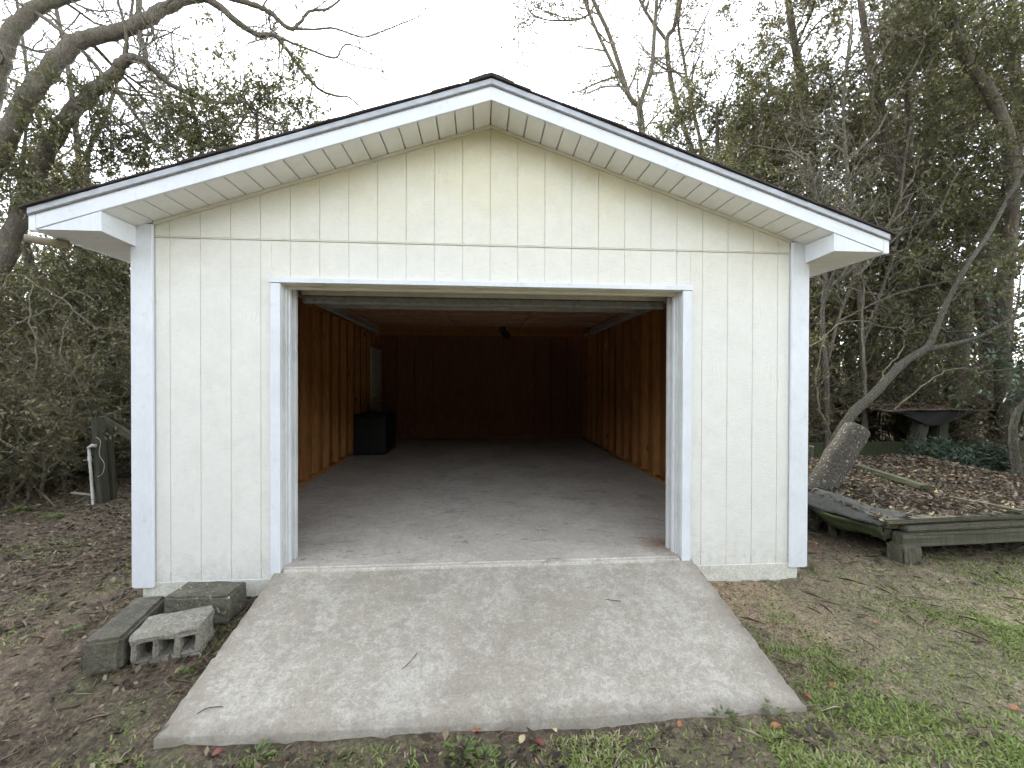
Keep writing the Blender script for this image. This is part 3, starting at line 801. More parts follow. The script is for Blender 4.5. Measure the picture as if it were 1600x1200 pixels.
# ------------------------------------------------------------------ the old tree on the left with bare arching limbs
YO = 5.2
ot = empty('oak_tree', tuple(PY(-60, 700, YO))); tag(ot, 'large bare tree whose thick limbs arch over the garage roof from the left', 'tree')
o0 = np.array(ot.location)
orng = np.random.RandomState(11)
def px_path(pts, Y):
    return np.array([PY(u, v, Y+(dy if len(q) else 0)) for (u, v, *q) in pts for dy in [q[0] if q else 0]])
limbs = [
 ('trunk', [(-60, 720, 0), (-75, 560, 0), (-70, 430, 0), (-55, 330, 0)], [46, 42, 40, 36]),
 ('limb', [(-55, 340, 0), (-35, 240, .1), (-12, 150, .2), (4, 90, .3), (22, 45, .4), (60, 12, .5), (110, -6, .6), (190, -30, .8)], [34, 30, 28, 27, 25, 22, 18, 14]),
 ('limb', [(-50, 345, 0), (-15, 270, -.1), (22, 195, -.2), (58, 132, -.2), (100, 82, -.1), (135, 60, 0), (182, 50, .1), (228, 30, .2), (268, 8, .4), (305, -4, .5), (335, 5, .6), (370, 34, .8), (402, 54, 1.), (432, 58, 1.1), (470, 108, 1.5), (500, 140, 1.8), (526, 150, 2.), (545, 152, 2.2), (568, 172, 2.5)], [34, 30, 28, 28, 26, 24, 23, 22, 19, 16, 14, 12, 10, 8, 7, 5.5, 5, 4, 3.5]),
 ('limb', [(-48, 500, 0), (5, 400, .2), (45, 300, .3), (68, 250, .3), (98, 195, .3), (148, 142, .2), (180, 116, .1), (190, 98, 0), (209, 91, 0), (230, 100, .1), (264, 130, .3), (300, 148, .5), (340, 160, .7), (380, 160, .9), (402, 175, 1.1), (432, 190, 1.3)], [34, 30, 27, 26, 25, 23, 20, 18, 15, 12, 9, 7, 6, 5, 4, 3]),
 ('limb', [(45, 12, .5), (110, 60, .3), (160, 115, .2), (185, 145, .2), (215, 185, .3), (228, 205, .3), (230, 222, .3), (215, 262, .4)], [7, 7, 6.5, 6, 5.5, 5, 4.5, 3]),
 ('limb', [(213, -30, .3), (217, 0, .3), (218, 48, .2), (227, 84, .1), (229, 98, .1)], [11, 10, 9, 8, 7]),
 ('limb', [(300, -8, .5), (345, -6, .6), (392, 6, .8), (422, 20, 1), (452, 45, 1.1), (468, 36, 1.2), (484, 18, 1.3), (512, 14, 1.4), (535, -4, 1.5)], [13, 12, 11, 10, 8, 6, 5.5, 4.5, 4]),
 ('limb', [(452, 45, 1.1), (490, 46, 1.2), (520, 44, 1.3), (545, 52, 1.4), (570, 58, 1.5), (600, 48, 1.6), (630, 36, 1.7), (655, 25, 1.8), (670, 10, 1.9), (710, 12, 2)], [5, 4.5, 4, 3.6, 3.4, 3, 2.6, 2.2, 2, 1.5]),
 ('limb', [(432, 58, 1.1), (470, 72, 1.3), (500, 84, 1.4), (525, 90, 1.5), (540, 70, 1.6), (572, 80, 1.7), (605, 98, 1.8)], [6, 5, 4.5, 4, 3, 2.4, 1.5]),
 ('limb', [(525, 90, 1.5), (560, 104, 1.6), (598, 108, 1.7)], [3, 2.2, 1.4]),
]
Ttw = Tubes(); LVx = Leaves()
for nm, pts, wpx in limbs:
    P = px_path(pts, YO)-o0
    zd = YO-CAM[1]; R = np.array(wpx)*.41*zd/F_PX
    Ps, Rs = smooth_path(P, R, 6)
    Ps = Ps + orng.randn(*Ps.shape)*Rs[:, None]*.10
    T = Tubes(); T.add(Ps, Rs, 12 if wpx[0] > 15 else 7, cap=True); mobj(nm, T.mesh(nm, M['bark_oak']), ot)
    if nm == 'limb':
        big = wpx[0] > 15
        branch_out(orng, Ps, Rs*.8, Ttw, LVx, [(12 if big else 11, 1.5 if big else 1.0, .24, .02, .65), (6, .8, .28, 0, .65), (4, .42, .3, 0, .6)], None, .25, 1.25)
mobj('twigs', Ttw.mesh('twigs', M['twig']), ot)

# ------------------------------------------------------------------ trees on the right
YR = 3.2
pr = [(1262, 745, -.7), (1322, 660, -.4), (1367, 614, -.2), (1409, 569, 0), (1447, 544, 0), (1461, 520, 0), (1479, 474, .1), (1512, 413, .2), (1545, 365, .3), (1580, 300, .4), (1625, 215, .5), (1680, 100, .6)]
P = px_path(pr, YR); P[0][2] = float(gh(P[0][0], P[0][1]))-.1
wpx = np.array([36, 33, 30, 28, 25, 20, 18, 17, 16, 14, 12, 9]); R = wpx*.225*(YR-CAM[1])/F_PX
lt = make_tree('leaning_tree', 21, P, R, [(16, 1.5, .16, .02, .7), (7, .7, .2, 0, .7), (6, .3, .2, -.03, .7)], (11, .075), M['leaf_ever'], M['bark_grey'], .45, .42)
tag(lt, 'slender tree leaning right from behind the sawn log, crossing the right woods', 'tree')
P2 = px_path([(1447, 546, 0), (1486, 539, -.1), (1528, 527, -.2), (1580, 500, -.3), (1640, 480, -.4)], YR)-P[0]
Pb, Rb = smooth_path(P2, np.array([20, 17, 14, 11, 7])*.26*(YR-CAM[1])/F_PX, 5)
T = Tubes(); T.add(Pb, Rb, 8, cap=True); mobj('limb', T.mesh('limb', M['bark_grey']), lt)
T = Tubes(); LV = Leaves(); rr = np.random.RandomState(5)
branch_out(rr, Pb, Rb, T, LV, [(7, .7, .2, 0, .7), (6, .3, .2, -.03, .7)], (9, .085), .4)
mobj('twigs', T.mesh('twigs', M['bark_grey']), lt); mobj('leaf_spray', LV.mesh('leaf_spray', M['leaf_laurel'], rr, .5), lt)['kind'] = 'stuff'

def px_tree(name, seed, pts, Y, wpx, levels, leaf, ml, mb, label, t0=.3, ground=True):
    P = px_path(pts, Y)
    if ground: P[0][2] = float(gh(P[0][0], P[0][1]))-.15
    R = np.array(wpx)*.5*(Y-CAM[1])/F_PX
    t = make_tree(name, seed, P, R, levels, leaf, ml, mb, .42, t0); tag(t, label, 'tree'); return t
px_tree('crooked_tree', 37, [(1575, 640), (1566, 540), (1570, 440), (1580, 330), (1578, 235), (1566, 187), (1546, 143), (1520, 108), (1500, 73), (1490, 33), (1486, -30)], 4.4, [24, 23, 22, 21, 19, 18, 17, 16, 14, 13, 11], [(14, 1.5, .16, .02, .7), (8, .8, .2, 0, .7), (7, .35, .2, -.02, .7)], (9, .08), M['leaf_ever'], M['bark_dark'], 'crooked dark trunk bending left toward the top right corner', .4)
LVL = [(26, 2.3, .15, .03, .7), (11, 1.05, .2, 0, .7), (9, .42, .2, -.02, .7)]
px_tree('evergreen_tree', 31, [(1489, 640), (1496, 560), (1503, 467), (1475, 432), (1444, 380), (1415, 330), (1395, 250), (1372, 150), (1350, 40), (1340, -60)], 5.6, [34, 30, 28, 26, 22, 19, 16, 13, 10, 7], LVL, (12, .08), M['leaf_ever'], M['bark_dark'], 'dark evergreen tree forking left behind the leaning tree', .3)
px_tree('evergreen_tree', 32, [(1560, 640), (1545, 520), (1535, 440), (1550, 360), (1575, 300), (1590, 200), (1585, 80), (1580, -60)], 6.2, [30, 27, 26, 24, 21, 18, 14, 9], LVL, (12, .08), M['leaf_ever'], M['bark_dark'], 'dark evergreen tree rising at the right edge behind the leaning tree', .3)
px_tree('evergreen_tree', 33, [(1300, 620), (1296, 500), (1285, 400), (1270, 300), (1262, 180), (1240, 60), (1225, -50)], 7.4, [26, 24, 22, 19, 15, 11, 7], LVL, (12, .085), M['leaf_olive'], M['bark_dark'], 'tall evergreen tree rising just right of the roof corner', .3)
px_tree('evergreen_tree', 34, [(1430, 620), (1425, 500), (1440, 380), (1450, 250), (1458, 120), (1465, -20)], 8.5, [24, 22, 19, 16, 12, 7], LVL, (11, .09), M['leaf_ever'], M['bark_dark'], 'evergreen tree standing farther back in the right woods', .3)
px_tree('evergreen_tree', 35, [(1190, 600), (1188, 400), (1180, 300), (1172, 240), (1180, 190)], 9.5, [22, 18, 15, 11, 6], [(22, 1.7, .16, .02, .7), (9, .8, .2, 0, .7), (8, .4, .2, -.02, .7)], (12, .085), M['leaf_olive'], M['bark_dark'], 'shorter olive green tree showing above the right roof slope', .35)
px_tree('curved_tree', 36, [(1591, 790), (1590, 744), (1586, 712), (1583, 680), (1586, 655), (1600, 630), (1640, 590), (1700, 520)], 1.3, [15, 13, 12, 11, 10, 9, 7, 5], [(7, .6, .25, 0, .7), (6, .3, .25, 0, .7)], (5, .07), M['leaf_laurel'], M['bark_grey'], 'thin curved trunk by the pale sawn post at the right edge', .5)
BL = [(11, 1.9, .13, .05, .6), (7, .9, .18, .02, .6), (4, .4, .2, 0, .6)]
def bare_group(name, seed, stems, Y, label, leaf=(3, .10)):
    root = None; rng = np.random.RandomState(seed)
    base = PY(stems[0][0][0][0], stems[0][0][0][1], Y); root = empty(name, tuple(base)); tag(root, label, 'tree')
    T2 = Tubes(); LV = Leaves()
    for i, (pts, wpx) in enumerate(stems):
        P = px_path(pts, Y)-base; R = np.array(wpx)*.5*(Y-CAM[1])/F_PX
        if i == 0: P[0][2] = float(gh(base[0], base[1]))-base[2]-.1
        Ps, Rs = smooth_path(P, R, 5); T = Tubes(); T.add(Ps, Rs, 7, cap=True)
        mobj('trunk' if i == 0 else 'stem', T.mesh('trunk', M['bark_oak']), root)
        branch_out(rng, Ps, Rs, T2, LV, BL if i else BL[:], leaf, .45 if i == 0 else .1, 1.2)
    mobj('branches', T2.mesh('branches', M['twig']), root); (mobj('crown', LV.mesh('crown', M['leaf_olive'], rng, .45, .7), root) if LV.P else None)
bare_group('bare_tree', 41, [
 ([(1010, 420), (1006, 300), (1003, 207), (998, 165)], [13, 12, 11, 10]),
 ([(998, 165), (983, 150), (967, 100), (950, 50), (927, 0), (905, -60)], [9, 8, 7, 6.5, 6, 4]),
 ([(983, 148), (957, 100), (930, 43), (913, 0), (895, -60)], [6, 5.5, 5, 4.5, 3]),
 ([(999, 165), (1017, 110), (1023, 43), (1026, 0), (1030, -60)], [8, 7, 6, 5.5, 3]),
 ([(927, 18), (905, 30), (875, 32), (850, 30), (830, 20), (820, 0)], [3.5, 3, 2.6, 2.2, 2, 1.5])], 10.5, 'thin bare tree forking into three stems above the right roof slope')
bare_group('bare_tree', 42, [
 ([(1110, 420), (1098, 300), (1083, 240), (1060, 173), (1047, 117), (1042, 63), (1053, 43), (1060, 0), (1066, -60)], [11, 10, 9, 8, 7.5, 7, 6.5, 6, 4]),
 ([(1042, 63), (1018, 32), (1000, 0), (985, -50)], [6, 5, 4.5, 3]),
 ([(1105, 280), (1092, 210), (1078, 150), (1068, 90), (1060, 30), (1075, -40)], [6, 5.5, 5, 4.5, 4, 2.5])], 11.0, 'thin bare tree leaning left, nearest the evergreens right of the roof')

bare_group('bare_tree', 45, [
 ([(1352, 700), (1350, 600), (1345, 500), (1338, 400), (1325, 280), (1318, 160), (1330, 40)], [9, 8.5, 8, 7, 6, 5, 3]),
 ([(1347, 540), (1375, 460), (1400, 380), (1410, 280), (1425, 180)], [6, 5.5, 5, 4, 2.5])], 5.0, 'thin bare sapling standing between the garage corner and the leaning tree', (2, .07))
bare_group('bare_tree', 46, [
 ([(1290, 700), (1292, 600), (1285, 500), (1290, 420), (1280, 330), (1262, 240)], [8, 7.5, 7, 6, 5, 3]),
 ([(1290, 580), (1310, 500), (1335, 430), (1350, 360)], [5, 4.5, 4, 2.5])], 4.2, 'thin bare sapling closest to the right garage corner', (2, .07))
BLL = BL
BL = [(9, 1.9, .16, .04, .6), (7, 1.0, .22, .02, .6), (4, .45, .22, 0, .6)]
bare_group('bare_tree', 43, [
 ([(150, 520), (140, 400), (128, 300), (118, 200), (105, 100), (85, 0), (70, -80)], [10, 9, 8, 7, 6, 5, 3]),
 ([(125, 260), (165, 180), (190, 100), (205, 20), (215, -60)], [6, 5, 4.5, 4, 2.5]),
 ([(130, 320), (80, 240), (50, 150), (35, 60), (20, -40)], [6, 5, 4.5, 4, 2.5])], 9.5, 'slender bare tree of fine grey twigs behind the arching limbs', (0, .08))
bare_group('bare_tree', 44, [
 ([(330, 420), (325, 300), (312, 230), (300, 160), (290, 110)], [7, 6, 5, 4, 2]),
 ([(325, 290), (360, 220), (392, 165), (410, 130)], [4.5, 4, 3, 2])], 10.5, 'small bare twiggy tree just above the left roof slope', (2, .08))
# ------------------------------------------------------------------ thickets
SH = [make_shrub('thicket_bush', 51, 3.0, 2.0, 9, (9, .06), M['leaf_olive'], M['vine']),
      make_shrub('thicket_bush', 52, 4.2, 2.4, 9, (10, .065), M['leaf_ever'], M['bark_dark']),
      make_shrub('thicket_bush', 53, 2.4, 1.9, 11, (7, .055), M['leaf_olive'], M['vine'])]
TR = [make_tree('wood_tree', 61, [(0, 0, -.2), (.15, .1, 1.6), (.05, -.1, 3.2), (.3, 0, 5.0), (.25, .1, 6.6)], [.13, .11, .09, .06, .02], [(22, 1.7, .17, .02, .75), (10, .85, .2, 0, .7), (8, .4, .2, -.02, .7)], (13, .075), M['leaf_ever'], M['bark_dark'], .42, .22),
      make_tree('wood_tree', 62, [(0, 0, -.2), (-.2, .1, 1.8), (.1, .2, 3.6), (-.1, 0, 5.6), (.1, .1, 7.6)], [.15, .12, .10, .07, .02], [(24, 1.8, .17, .02, .75), (10, .85, .2, 0, .7), (8, .4, .2, -.02, .7)], (12, .08), M['leaf_olive'], M['bark_dark'], .42, .2)]
used = set()
def put(lst, i, x, y, sc, label, cat, group):
    r = random.Random(int(x*100)+int(y*77)); rz = r.uniform(0, 6.28); root = lst[i]
    loc = (x, y, float(gh(x, y)))
    if id(root) not in used: used.add(id(root)); place(root, loc, rz, sc, label, cat, group)
    else: copy_tree(root, loc, rz, sc, label, cat, group)
LB, LG = 'tangled bush in the dense dark thicket left of the garage', 'bushes in the left thicket'
for i, x, y, sc in [(0, -4.6, 4.6, 1), (2, -5.9, 3.6, 1), (1, -5.2, 5.8, 1), (0, -6.8, 4.9, 1.1), (2, -7.6, 3.6, 1.1), (1, -7.0, 6.8, 1.05), (0, -8.6, 5.6, 1.15), (1, -9.2, 7.6, 1.1), (2, -4.0, 6.6, 1.2), (0, -9.6, 3.4, 1.1), (1, -11, 5.2, 1.1), (2, -6.4, 2.9, .75), (0, -8.4, 2.6, .9), (1, -4.6, 8.8, 1)]:
    put(SH, i, x, y, sc, LB, 'bush', LG)
LT, LTG = 'leafy evergreen tree in the woods left of the garage', 'trees in the left woods'
for i, x, y, sc in [(0, -5.3, 6.6, 1.12), (1, -6.6, 7.0, .98), (0, -7.6, 5.6, .9), (1, -9.8, 6.6, .9), (1, -4.9, 9.4, .75), (1, -6.9, 8.6, .80), (0, -9.0, 9.4, .95), (0, -3.6, 10.5, .95), (1, -12.5, 10.5, .95)]:
    put(TR, i, x, y, sc, LT, 'tree', LTG)
RB, RG = 'tangled bush in the undergrowth right of the garage', 'bushes in the right thicket'
for i, x, y, sc in [(0, 4.4, 4.6, .95), (2, 5.6, 5.4, 1), (1, 4.6, 6.6, 1), (0, 6.8, 6.4, 1), (1, 8.4, 7.2, 1), (2, 9.6, 6.0, 1.1), (1, 10.8, 7.6, 1.1), (0, 12, 6, 1.1), (2, 7.6, 8.4, 1.2), (1, 13.5, 8.5, 1.2), (0, 5.6, 8.6, 1.1), (1, 3.9, 9.2, .9)]:
    put(SH, i, x, y, sc, RB, 'bush', RG)
RT, RTG = 'leafy evergreen tree in the woods right of the garage', 'trees in the right woods'
for i, x, y, sc in [(0, 6.0, 6.8, 1.25), (1, 10.2, 6.4, 1.3), (0, 12.4, 8.0, 1.4), (0, 7.8, 9.6, 1.25), (1, 10.6, 9.6, 1.2), (1, 5.4, 11.5, .85), (0, 9.0, 12.8, 1.3), (1, 14.5, 12.0, 1.4)]:
    put(TR, i, x, y, sc, RT, 'tree', RTG)
# laurel saplings under the fallen roof
lau = make_shrub('laurel_sapling', 71, .75, .8, 6, (7, .11), M['leaf_laurel'], M['bark_dark'], .45)
for k, (u, v, Y) in enumerate([(1490, 745, 3.1), (1540, 740, 3.4), (1455, 750, 3.6)]):
    p = PY(u, v, Y); loc = (p[0], p[1], float(gh(p[0], p[1])))
    lab = (['middle', 'right hand', 'left hand'][k]+' one of three glossy laurel saplings under the sagging black roofing', 'sapling', 'laurel saplings')
    (place if k == 0 else copy_tree)(lau, loc, k*2.1, .55+.06*k, *lab)
lb = make_shrub('laurel_bush', 72, 2.2, 1.5, 5, (8, .10), M['leaf_laurel'], M['bark_grey'], .5, False)
p = PY(1690, 600, 2.6); place(lb, (p[0], p[1], float(gh(p[0], p[1]))), 0, 1, 'broad leaved laurel bush at the right edge above the fallen roof', 'bush')

# far woodland closing the view
def woodland():
    rng = np.random.RandomState(81); T = Tubes(); LV = Leaves()
    for i in range(250):
        side = -1 if i % 2 else 1
        x = side*(3+rng.rand()*26); y = 14+rng.rand()*14
        if i >= 130: x = -26+52*rng.rand(); y = -15-9*rng.rand()      # unseen trees behind the camera, added to darken the garage interior
        if abs(x) < 9 and side > 0: hgt = 4+rng.rand()*2
        else: hgt = (6+rng.rand()*3) if side < 0 else 6+rng.rand()*4
        if side < 0 and x > -6: hgt = 4.5+rng.rand()*2
        z0 = float(gh(x, y)); hgt = 5.5+rng.rand()*3 if i >= 130 else hgt; P, _ = wander(rng, np.array([x, y, z0-.2]), np.array([0, 0, 1.0]), hgt, 8, .08, .1)
        T.add(P, np.linspace(.14, .03, len(P)), 5)
        m = 900 if i < 130 else 600; tt = rng.rand(m)**.8; c = np.stack([np.interp(tt, np.linspace(0, 1, len(P)), P[:, j]) for j in range(3)], -1)
        cl = rng.randn(40, 3)*np.array([1.2, 1.2, .3]); pick = rng.randint(0, 40, m)
        q = c+cl[pick]*(1.1-tt*.6)[:, None]+rng.randn(m, 3)*.22
        q[:, 2] = np.maximum(q[:, 2], z0+.05)
        LV.add(q, rng.randn(m, 3)+np.array([0, 0, -.2]), (.17 if i < 130 else .42)*(.6+.8*rng.rand(m)))
    me = LV.mesh('woodland', M['leaf_ever'], rng, .5, .8)
    o = mobj('woodland', me); o['kind'] = 'stuff'; tag(o, 'far leafy woodland closing the view behind the garage, plus unseen trees added behind the camera for shade', 'woodland')
    t = mobj('trunks', T.mesh('trunks', M['bark_dark']), o); t['kind'] = 'stuff'
woodland()

# pale vines and dead branches in front of the thickets
def vine(pts, Y, w_px, label, seed):
    P = px_path(pts, Y); R = np.linspace(w_px, w_px*.5, len(P))*.28*(Y-CAM[1])/F_PX
    base = P[0].copy(); Ps, Rs = smooth_path(P-base, R, 5); rng = np.random.RandomState(seed)
    Ps = Ps+rng.randn(*Ps.shape)*.010
    T = Tubes(); T.add(Ps, Rs, 6); LV = Leaves()
    branch_out(rng, Ps, Rs, T, LV, [(5, .5, .25, 0, .6), (3, .2, .3, 0, .6)], None, .3)
    o = mobj('dead_branch', T.mesh('dead_branch', M['vine'])); o.location = base; tag(o, label, 'branch')
vine([(-10, 470, 0), (20, 428, 0), (60, 447, .1), (100, 470, .2), (142, 508, .3), (175, 515, .4), (215, 520, .5)], 2.6, 5, 'pale dead branch sloping down across the top of the left thicket', 1)
vine([(0, 525, 0), (45, 498, .1), (80, 480, .2), (115, 455, .3), (150, 470, .3)], 3.0, 4, 'pale dead branch rising right across the left thicket', 2)
vine([(48, 780, 0), (56, 700, 0), (50, 620, .1), (60, 560, .2), (45, 490, .3), (52, 440, .4)], 3.2, 6, 'crooked pale vine climbing at the far left of the thicket', 3)
vine([(100, 770, 0), (95, 680, .1), (105, 600, .1), (95, 540, .2), (115, 480, .3)], 3.3, 6, 'crooked pale vine climbing nearest the mossy fence post', 4)
vine([(1262, 545, 0), (1290, 525, .1), (1312, 505, .1), (1345, 502, .2), (1395, 512, .3), (1420, 500, .3)], 2.6, 4, 'long pale vine hanging level right of the garage corner', 5)
vine([(1372, 600, 0), (1390, 570, 0), (1410, 545, .1), (1414, 525, .1), (1406, 510, .2)], 2.7, 4, 'pale hooked vine rising beside the leaning trunk', 6)
vine([(1395, 640, 0), (1440, 605, 0), (1490, 575, .1), (1540, 582, .2), (1600, 570, .3)], 2.5, 4, 'thin pale branch arching over the fallen black roofing', 7)
vine([(1352, 620, .5), (1350, 560, .5), (1346, 500, .6), (1350, 440, .7), (1340, 400, .8)], 3.4, 7, 'dark upright sapling stem right of the garage corner', 8)
vine([(1285, 760, .3), (1300, 690, .3), (1282, 640, .4), (1276, 590, .5), (1290, 520, .6)], 3.0, 7, 'bent dead stem rising beside the right garage corner', 9)

# ------------------------------------------------------------------ left: fence posts, brace, pipe
def post(name, base, top, sx, sy, mat, label, cat='post', seed=0):
    base = np.array(base, float); top = np.array(top, float); L = np.linalg.norm(top-base)
    o = rough_box(name, sx, sy, L, mat, None, 4, .006, seed, None, .008)
    o.location = base; o.rotation_mode = 'QUATERNION'; o.rotation_quaternion = Vector(top-base).to_track_quat('Z', 'Y')
    if label: tag(o, label, cat)
    return o
b = PZ(162, 786, -.23); t_ = PY(153, 652, b[1]+.02); post('fence_post', b-np.array([0, 0, .08]), t_, .10, .10, M['post_wood'], 'mossy square fence post behind the white pipe', seed=3)
b2_ = PZ(176, 782, -.23); t2 = PY(168, 668, b2_[1]); post('fence_post', b2_-np.array([0, 0, .08]), t2, .075, .08, M['post_wood'], 'thinner grey fence post leaning beside the mossy one', seed=4)
a = PY(162, 655, b2_[1]+.06); c = PY(215, 690, b2_[1]+.15); post('fence_rail', a, c, .05, .09, M['old_wood'], 'broken fence rail sloping down to the garage corner', 'rail', 6)
pv = empty('standpipe', tuple(PZ(146, 787, -.22))); tag(pv, 'white plastic standpipe with an elbow beside the mossy post', 'pipe')
q = np.array(pv.location); tp = PY(139, 703, q[1])-q
tube_obj('riser', [(0, 0, -.08), tuple(tp*.5), tuple(tp)], .016, M['pvc'], pv, 10)
tube_obj('elbow', [tuple(tp-np.array([0, 0, .04])), tuple(tp+np.array([0, 0, .03])), tuple(tp+np.array([.04, 0, .055])), tuple(tp+np.array([.08, 0, .05]))], .022, M['pvc'], pv, 10)
tube_obj('coupling', [tuple(tp*.80), tuple(tp*.88)], .021, M['pvc'], pv, 10)
tube_obj('stub', [(-.30, .05, .13), (-.02, 0, .11)], .016, M['pvc_old'], pv, 8)
T = Tubes(); wp = [PY(u, v, q[1]-.05) for (u, v) in [(150, 683), (157, 690), (155, 710), (163, 725), (160, 740), (152, 745)]]
Ps, Rs = smooth_path(np.array(wp), np.full(6, .0032), 5); T.add(Ps, Rs, 5); tag(mobj('loose_wire', T.mesh('loose_wire', M['wire'])), 'loose pale wire looping down the mossy fence post', 'wire')

# ------------------------------------------------------------------ right: fallen roof platform, log, posts
pf = empty('fallen_roof', (4.7, 1.4, .07)); tag(pf, 'low wooden platform of old timbers buried under dead leaves', 'platform')
o4 = np.array([4.7, 1.4, 0.0])
def tb(name, x0, x1, y0, y1, z0, z1, mat, seed, tilt=0.0):
    o = rough_box(name, x1-x0, y1-y0, z1-z0, mat, pf, 3, .010, seed, None, .012)
    o.location = ((x0+x1)/2-o4[0], (y0+y1)/2-o4[1], z0); o.rotation_euler[1] = tilt; return o
tb('front_beam', 3.46, 6.2, .16, .25, -.10, .015, M['old_wood'], 1, -.018)
tb('front_plank', 3.52, 6.2, .17, .30, .028, .07, M['old_wood'], 2, -.020)
tb('front_plank', 3.36, 6.2, .19, .36, .083, .125, M['old_wood'], 3, -.017)
tb('side_beam', 3.40, 3.49, .26, 1.9, -.09, .005, M['post_wood'], 4)
tb('back_beam', 3.6, 6.2, 2.35, 2.45, .06, .16, M['plank_moss'], 6, -.01)
blk = tb('support_block', 3.44, 3.62, .12, .27, -.34, -.105, M['old_wood'], 5)
# leaf bed deck
xs = np.linspace(3.40, 6.3, 50); ys = np.linspace(.24, 2.5, 40); X, Y = np.meshgrid(xs, ys); r = np.random.RandomState(9)
Z = .085+.03*(Y-.2)+.02*np.sin(X*3)*np.sin(Y*4)+r.randn(*X.shape)*.006+.045*(X-3.4)*.3
V = np.stack([X, Y, Z], -1).reshape(-1, 3)-o4; n = 50; id_ = np.arange(2000).reshape(40, 50)
F_ = np.stack([id_[:-1, :-1], id_[:-1, 1:], id_[1:, 1:], id_[1:, :-1]], -1).reshape(-1, 4)
Vl = V.copy(); Vl[:, 2] -= .06; loop = np.concatenate([id_[0, :], id_[1:, -1], id_[-1, ::-1][1:], id_[::-1, 0][1:-1]]); a_ = np.arange(len(loop))
F2 = np.stack([loop, loop[(a_+1) % len(loop)], 2000+loop[(a_+1) % len(loop)], 2000+loop], -1)
mobj('deck', mesh_np('deck', np.vstack([V, Vl]), np.vstack([F_, F_+2000, F2]), M['ground']), pf)
def deck_z(x, y): return .155+.03*(y-.2)+.02*np.sin(x*3)*np.sin(y*4)+.0135*(x-3.4)
# curled sheet of roofing at the left edge of the platform
ys = np.linspace(.22, 1.12, 30); ts = np.linspace(0, 1, 12); Vv = []; rs = np.random.RandomState(4)
for y in ys:
    for tt in ts:
        edge = 3.62-.20*math.sin((y-.2)*1.3)
        x = edge-.30*tt+.025*math.sin(y*13)*tt+rs.randn()*.004; z = .112+.03*(y-.2)-.085*tt**1.6+.014*math.sin(y*9+tt*5)+rs.randn()*.004
        Vv.append((x-o4[0], y-o4[1], z))
id_ = np.arange(360).reshape(30, 12); F_ = np.stack([id_[:-1, :-1], id_[:-1, 1:], id_[1:, 1:], id_[1:, :-1]], -1).reshape(-1, 4)
ro = mobj('roofing_sheet', mesh_np('roofing_sheet', np.array(Vv), F_, M['roofing'], None, True), pf)
sm_ = ro.modifiers.new('thick', 'SOLIDIFY'); sm_.thickness = .018; sm_.offset = -1
Vv = []
for y in ys:
    edge = 3.62-.20*math.sin((y-.2)*1.3)-.29+.02*math.sin(y*9)
    zt = .02+.03*(y-.2)+.012*math.sin(y*9+5); dp = .085+.03*math.sin(y*5)+.02*math.sin(y*13)
    for k in range(5): Vv.append((edge+.012*math.sin(k*2+y*11)+.014*k-o4[0], y-o4[1], zt+.005-dp*k/4))
id_ = np.arange(150).reshape(30, 5); F_ = np.stack([id_[:-1, :-1], id_[:-1, 1:], id_[1:, 1:], id_[1:, :-1]], -1).reshape(-1, 4)
mf = mobj('moss_fringe', mesh_np('moss_fringe', np.array(Vv), F_, M['roof_moss'], None, True), pf)
s2 = mf.modifiers.new('thick', 'SOLIDIFY'); s2.thickness = .03
# long mossy plank and thin boards on the platform
def plank(p0, p1, w_, h_, mat, label, seed):
    p0 = np.array(p0); p1 = np.array(p1); L = np.linalg.norm(p1-p0)
    o = rough_box('plank', w_, h_, L, mat, None, 4, .006, seed, None, .006)
    o.location = p0; o.rotation_mode = 'QUATERNION'; o.rotation_quaternion = Vector(p1-p0).to_track_quat('Z', 'Y'); tag(o, label, 'plank')
p0 = PZ(1338, 728, .26); p1 = PZ(1446, 762, .245); plank(p0, p1, .09, .05, M['plank_moss'], 'mossy plank lying along the back of the leaf covered platform', 4)
p0 = PZ(1288, 766, .205); p1 = PZ(1390, 765, .21); plank(p0, p1, .05, .03, M['old_wood'], 'thin board half buried in leaves on the platform', 5)
p0 = PZ(1482, 777, .215); p1 = PZ(1600, 800, .22); plank(p0, p1, .07, .03, M['old_wood'], 'pale edge board lying in the leaves near the right edge', 6)
# sawn log with lichen, leaning against the corner
A = PY(1250, 822, 1.0); B = PY(1338, 672, 1.32)
Lp, Lr = smooth_path(np.array([A, A*.5+B*.5+np.array([0, .02, .0]), B]), np.array([.145, .138, .130]), 8)
Lp = Lp-A; rr = np.random.RandomState(2); Lr = Lr+rr.randn(len(Lr))*.004
lg = empty('sawn_log', tuple(A)); tag(lg, 'thick leaning sawn log speckled with lichen beside the right garage corner', 'log')
T = Tubes(); T.add(Lp, Lr, 20, cap=True); mobj('bark', T.mesh('bark', M['bark_lichen']), lg)
dv = (Lp[-1]-Lp[-2]); dv /= np.linalg.norm(dv); T = Tubes(); T.add(np.array([Lp[-1]-dv*.005, Lp[-1]+dv*.004]), np.array([.124, .124]), 20, cap=True); mobj('sawn_face', T.mesh('sawn_face', M['pale_post']), lg)
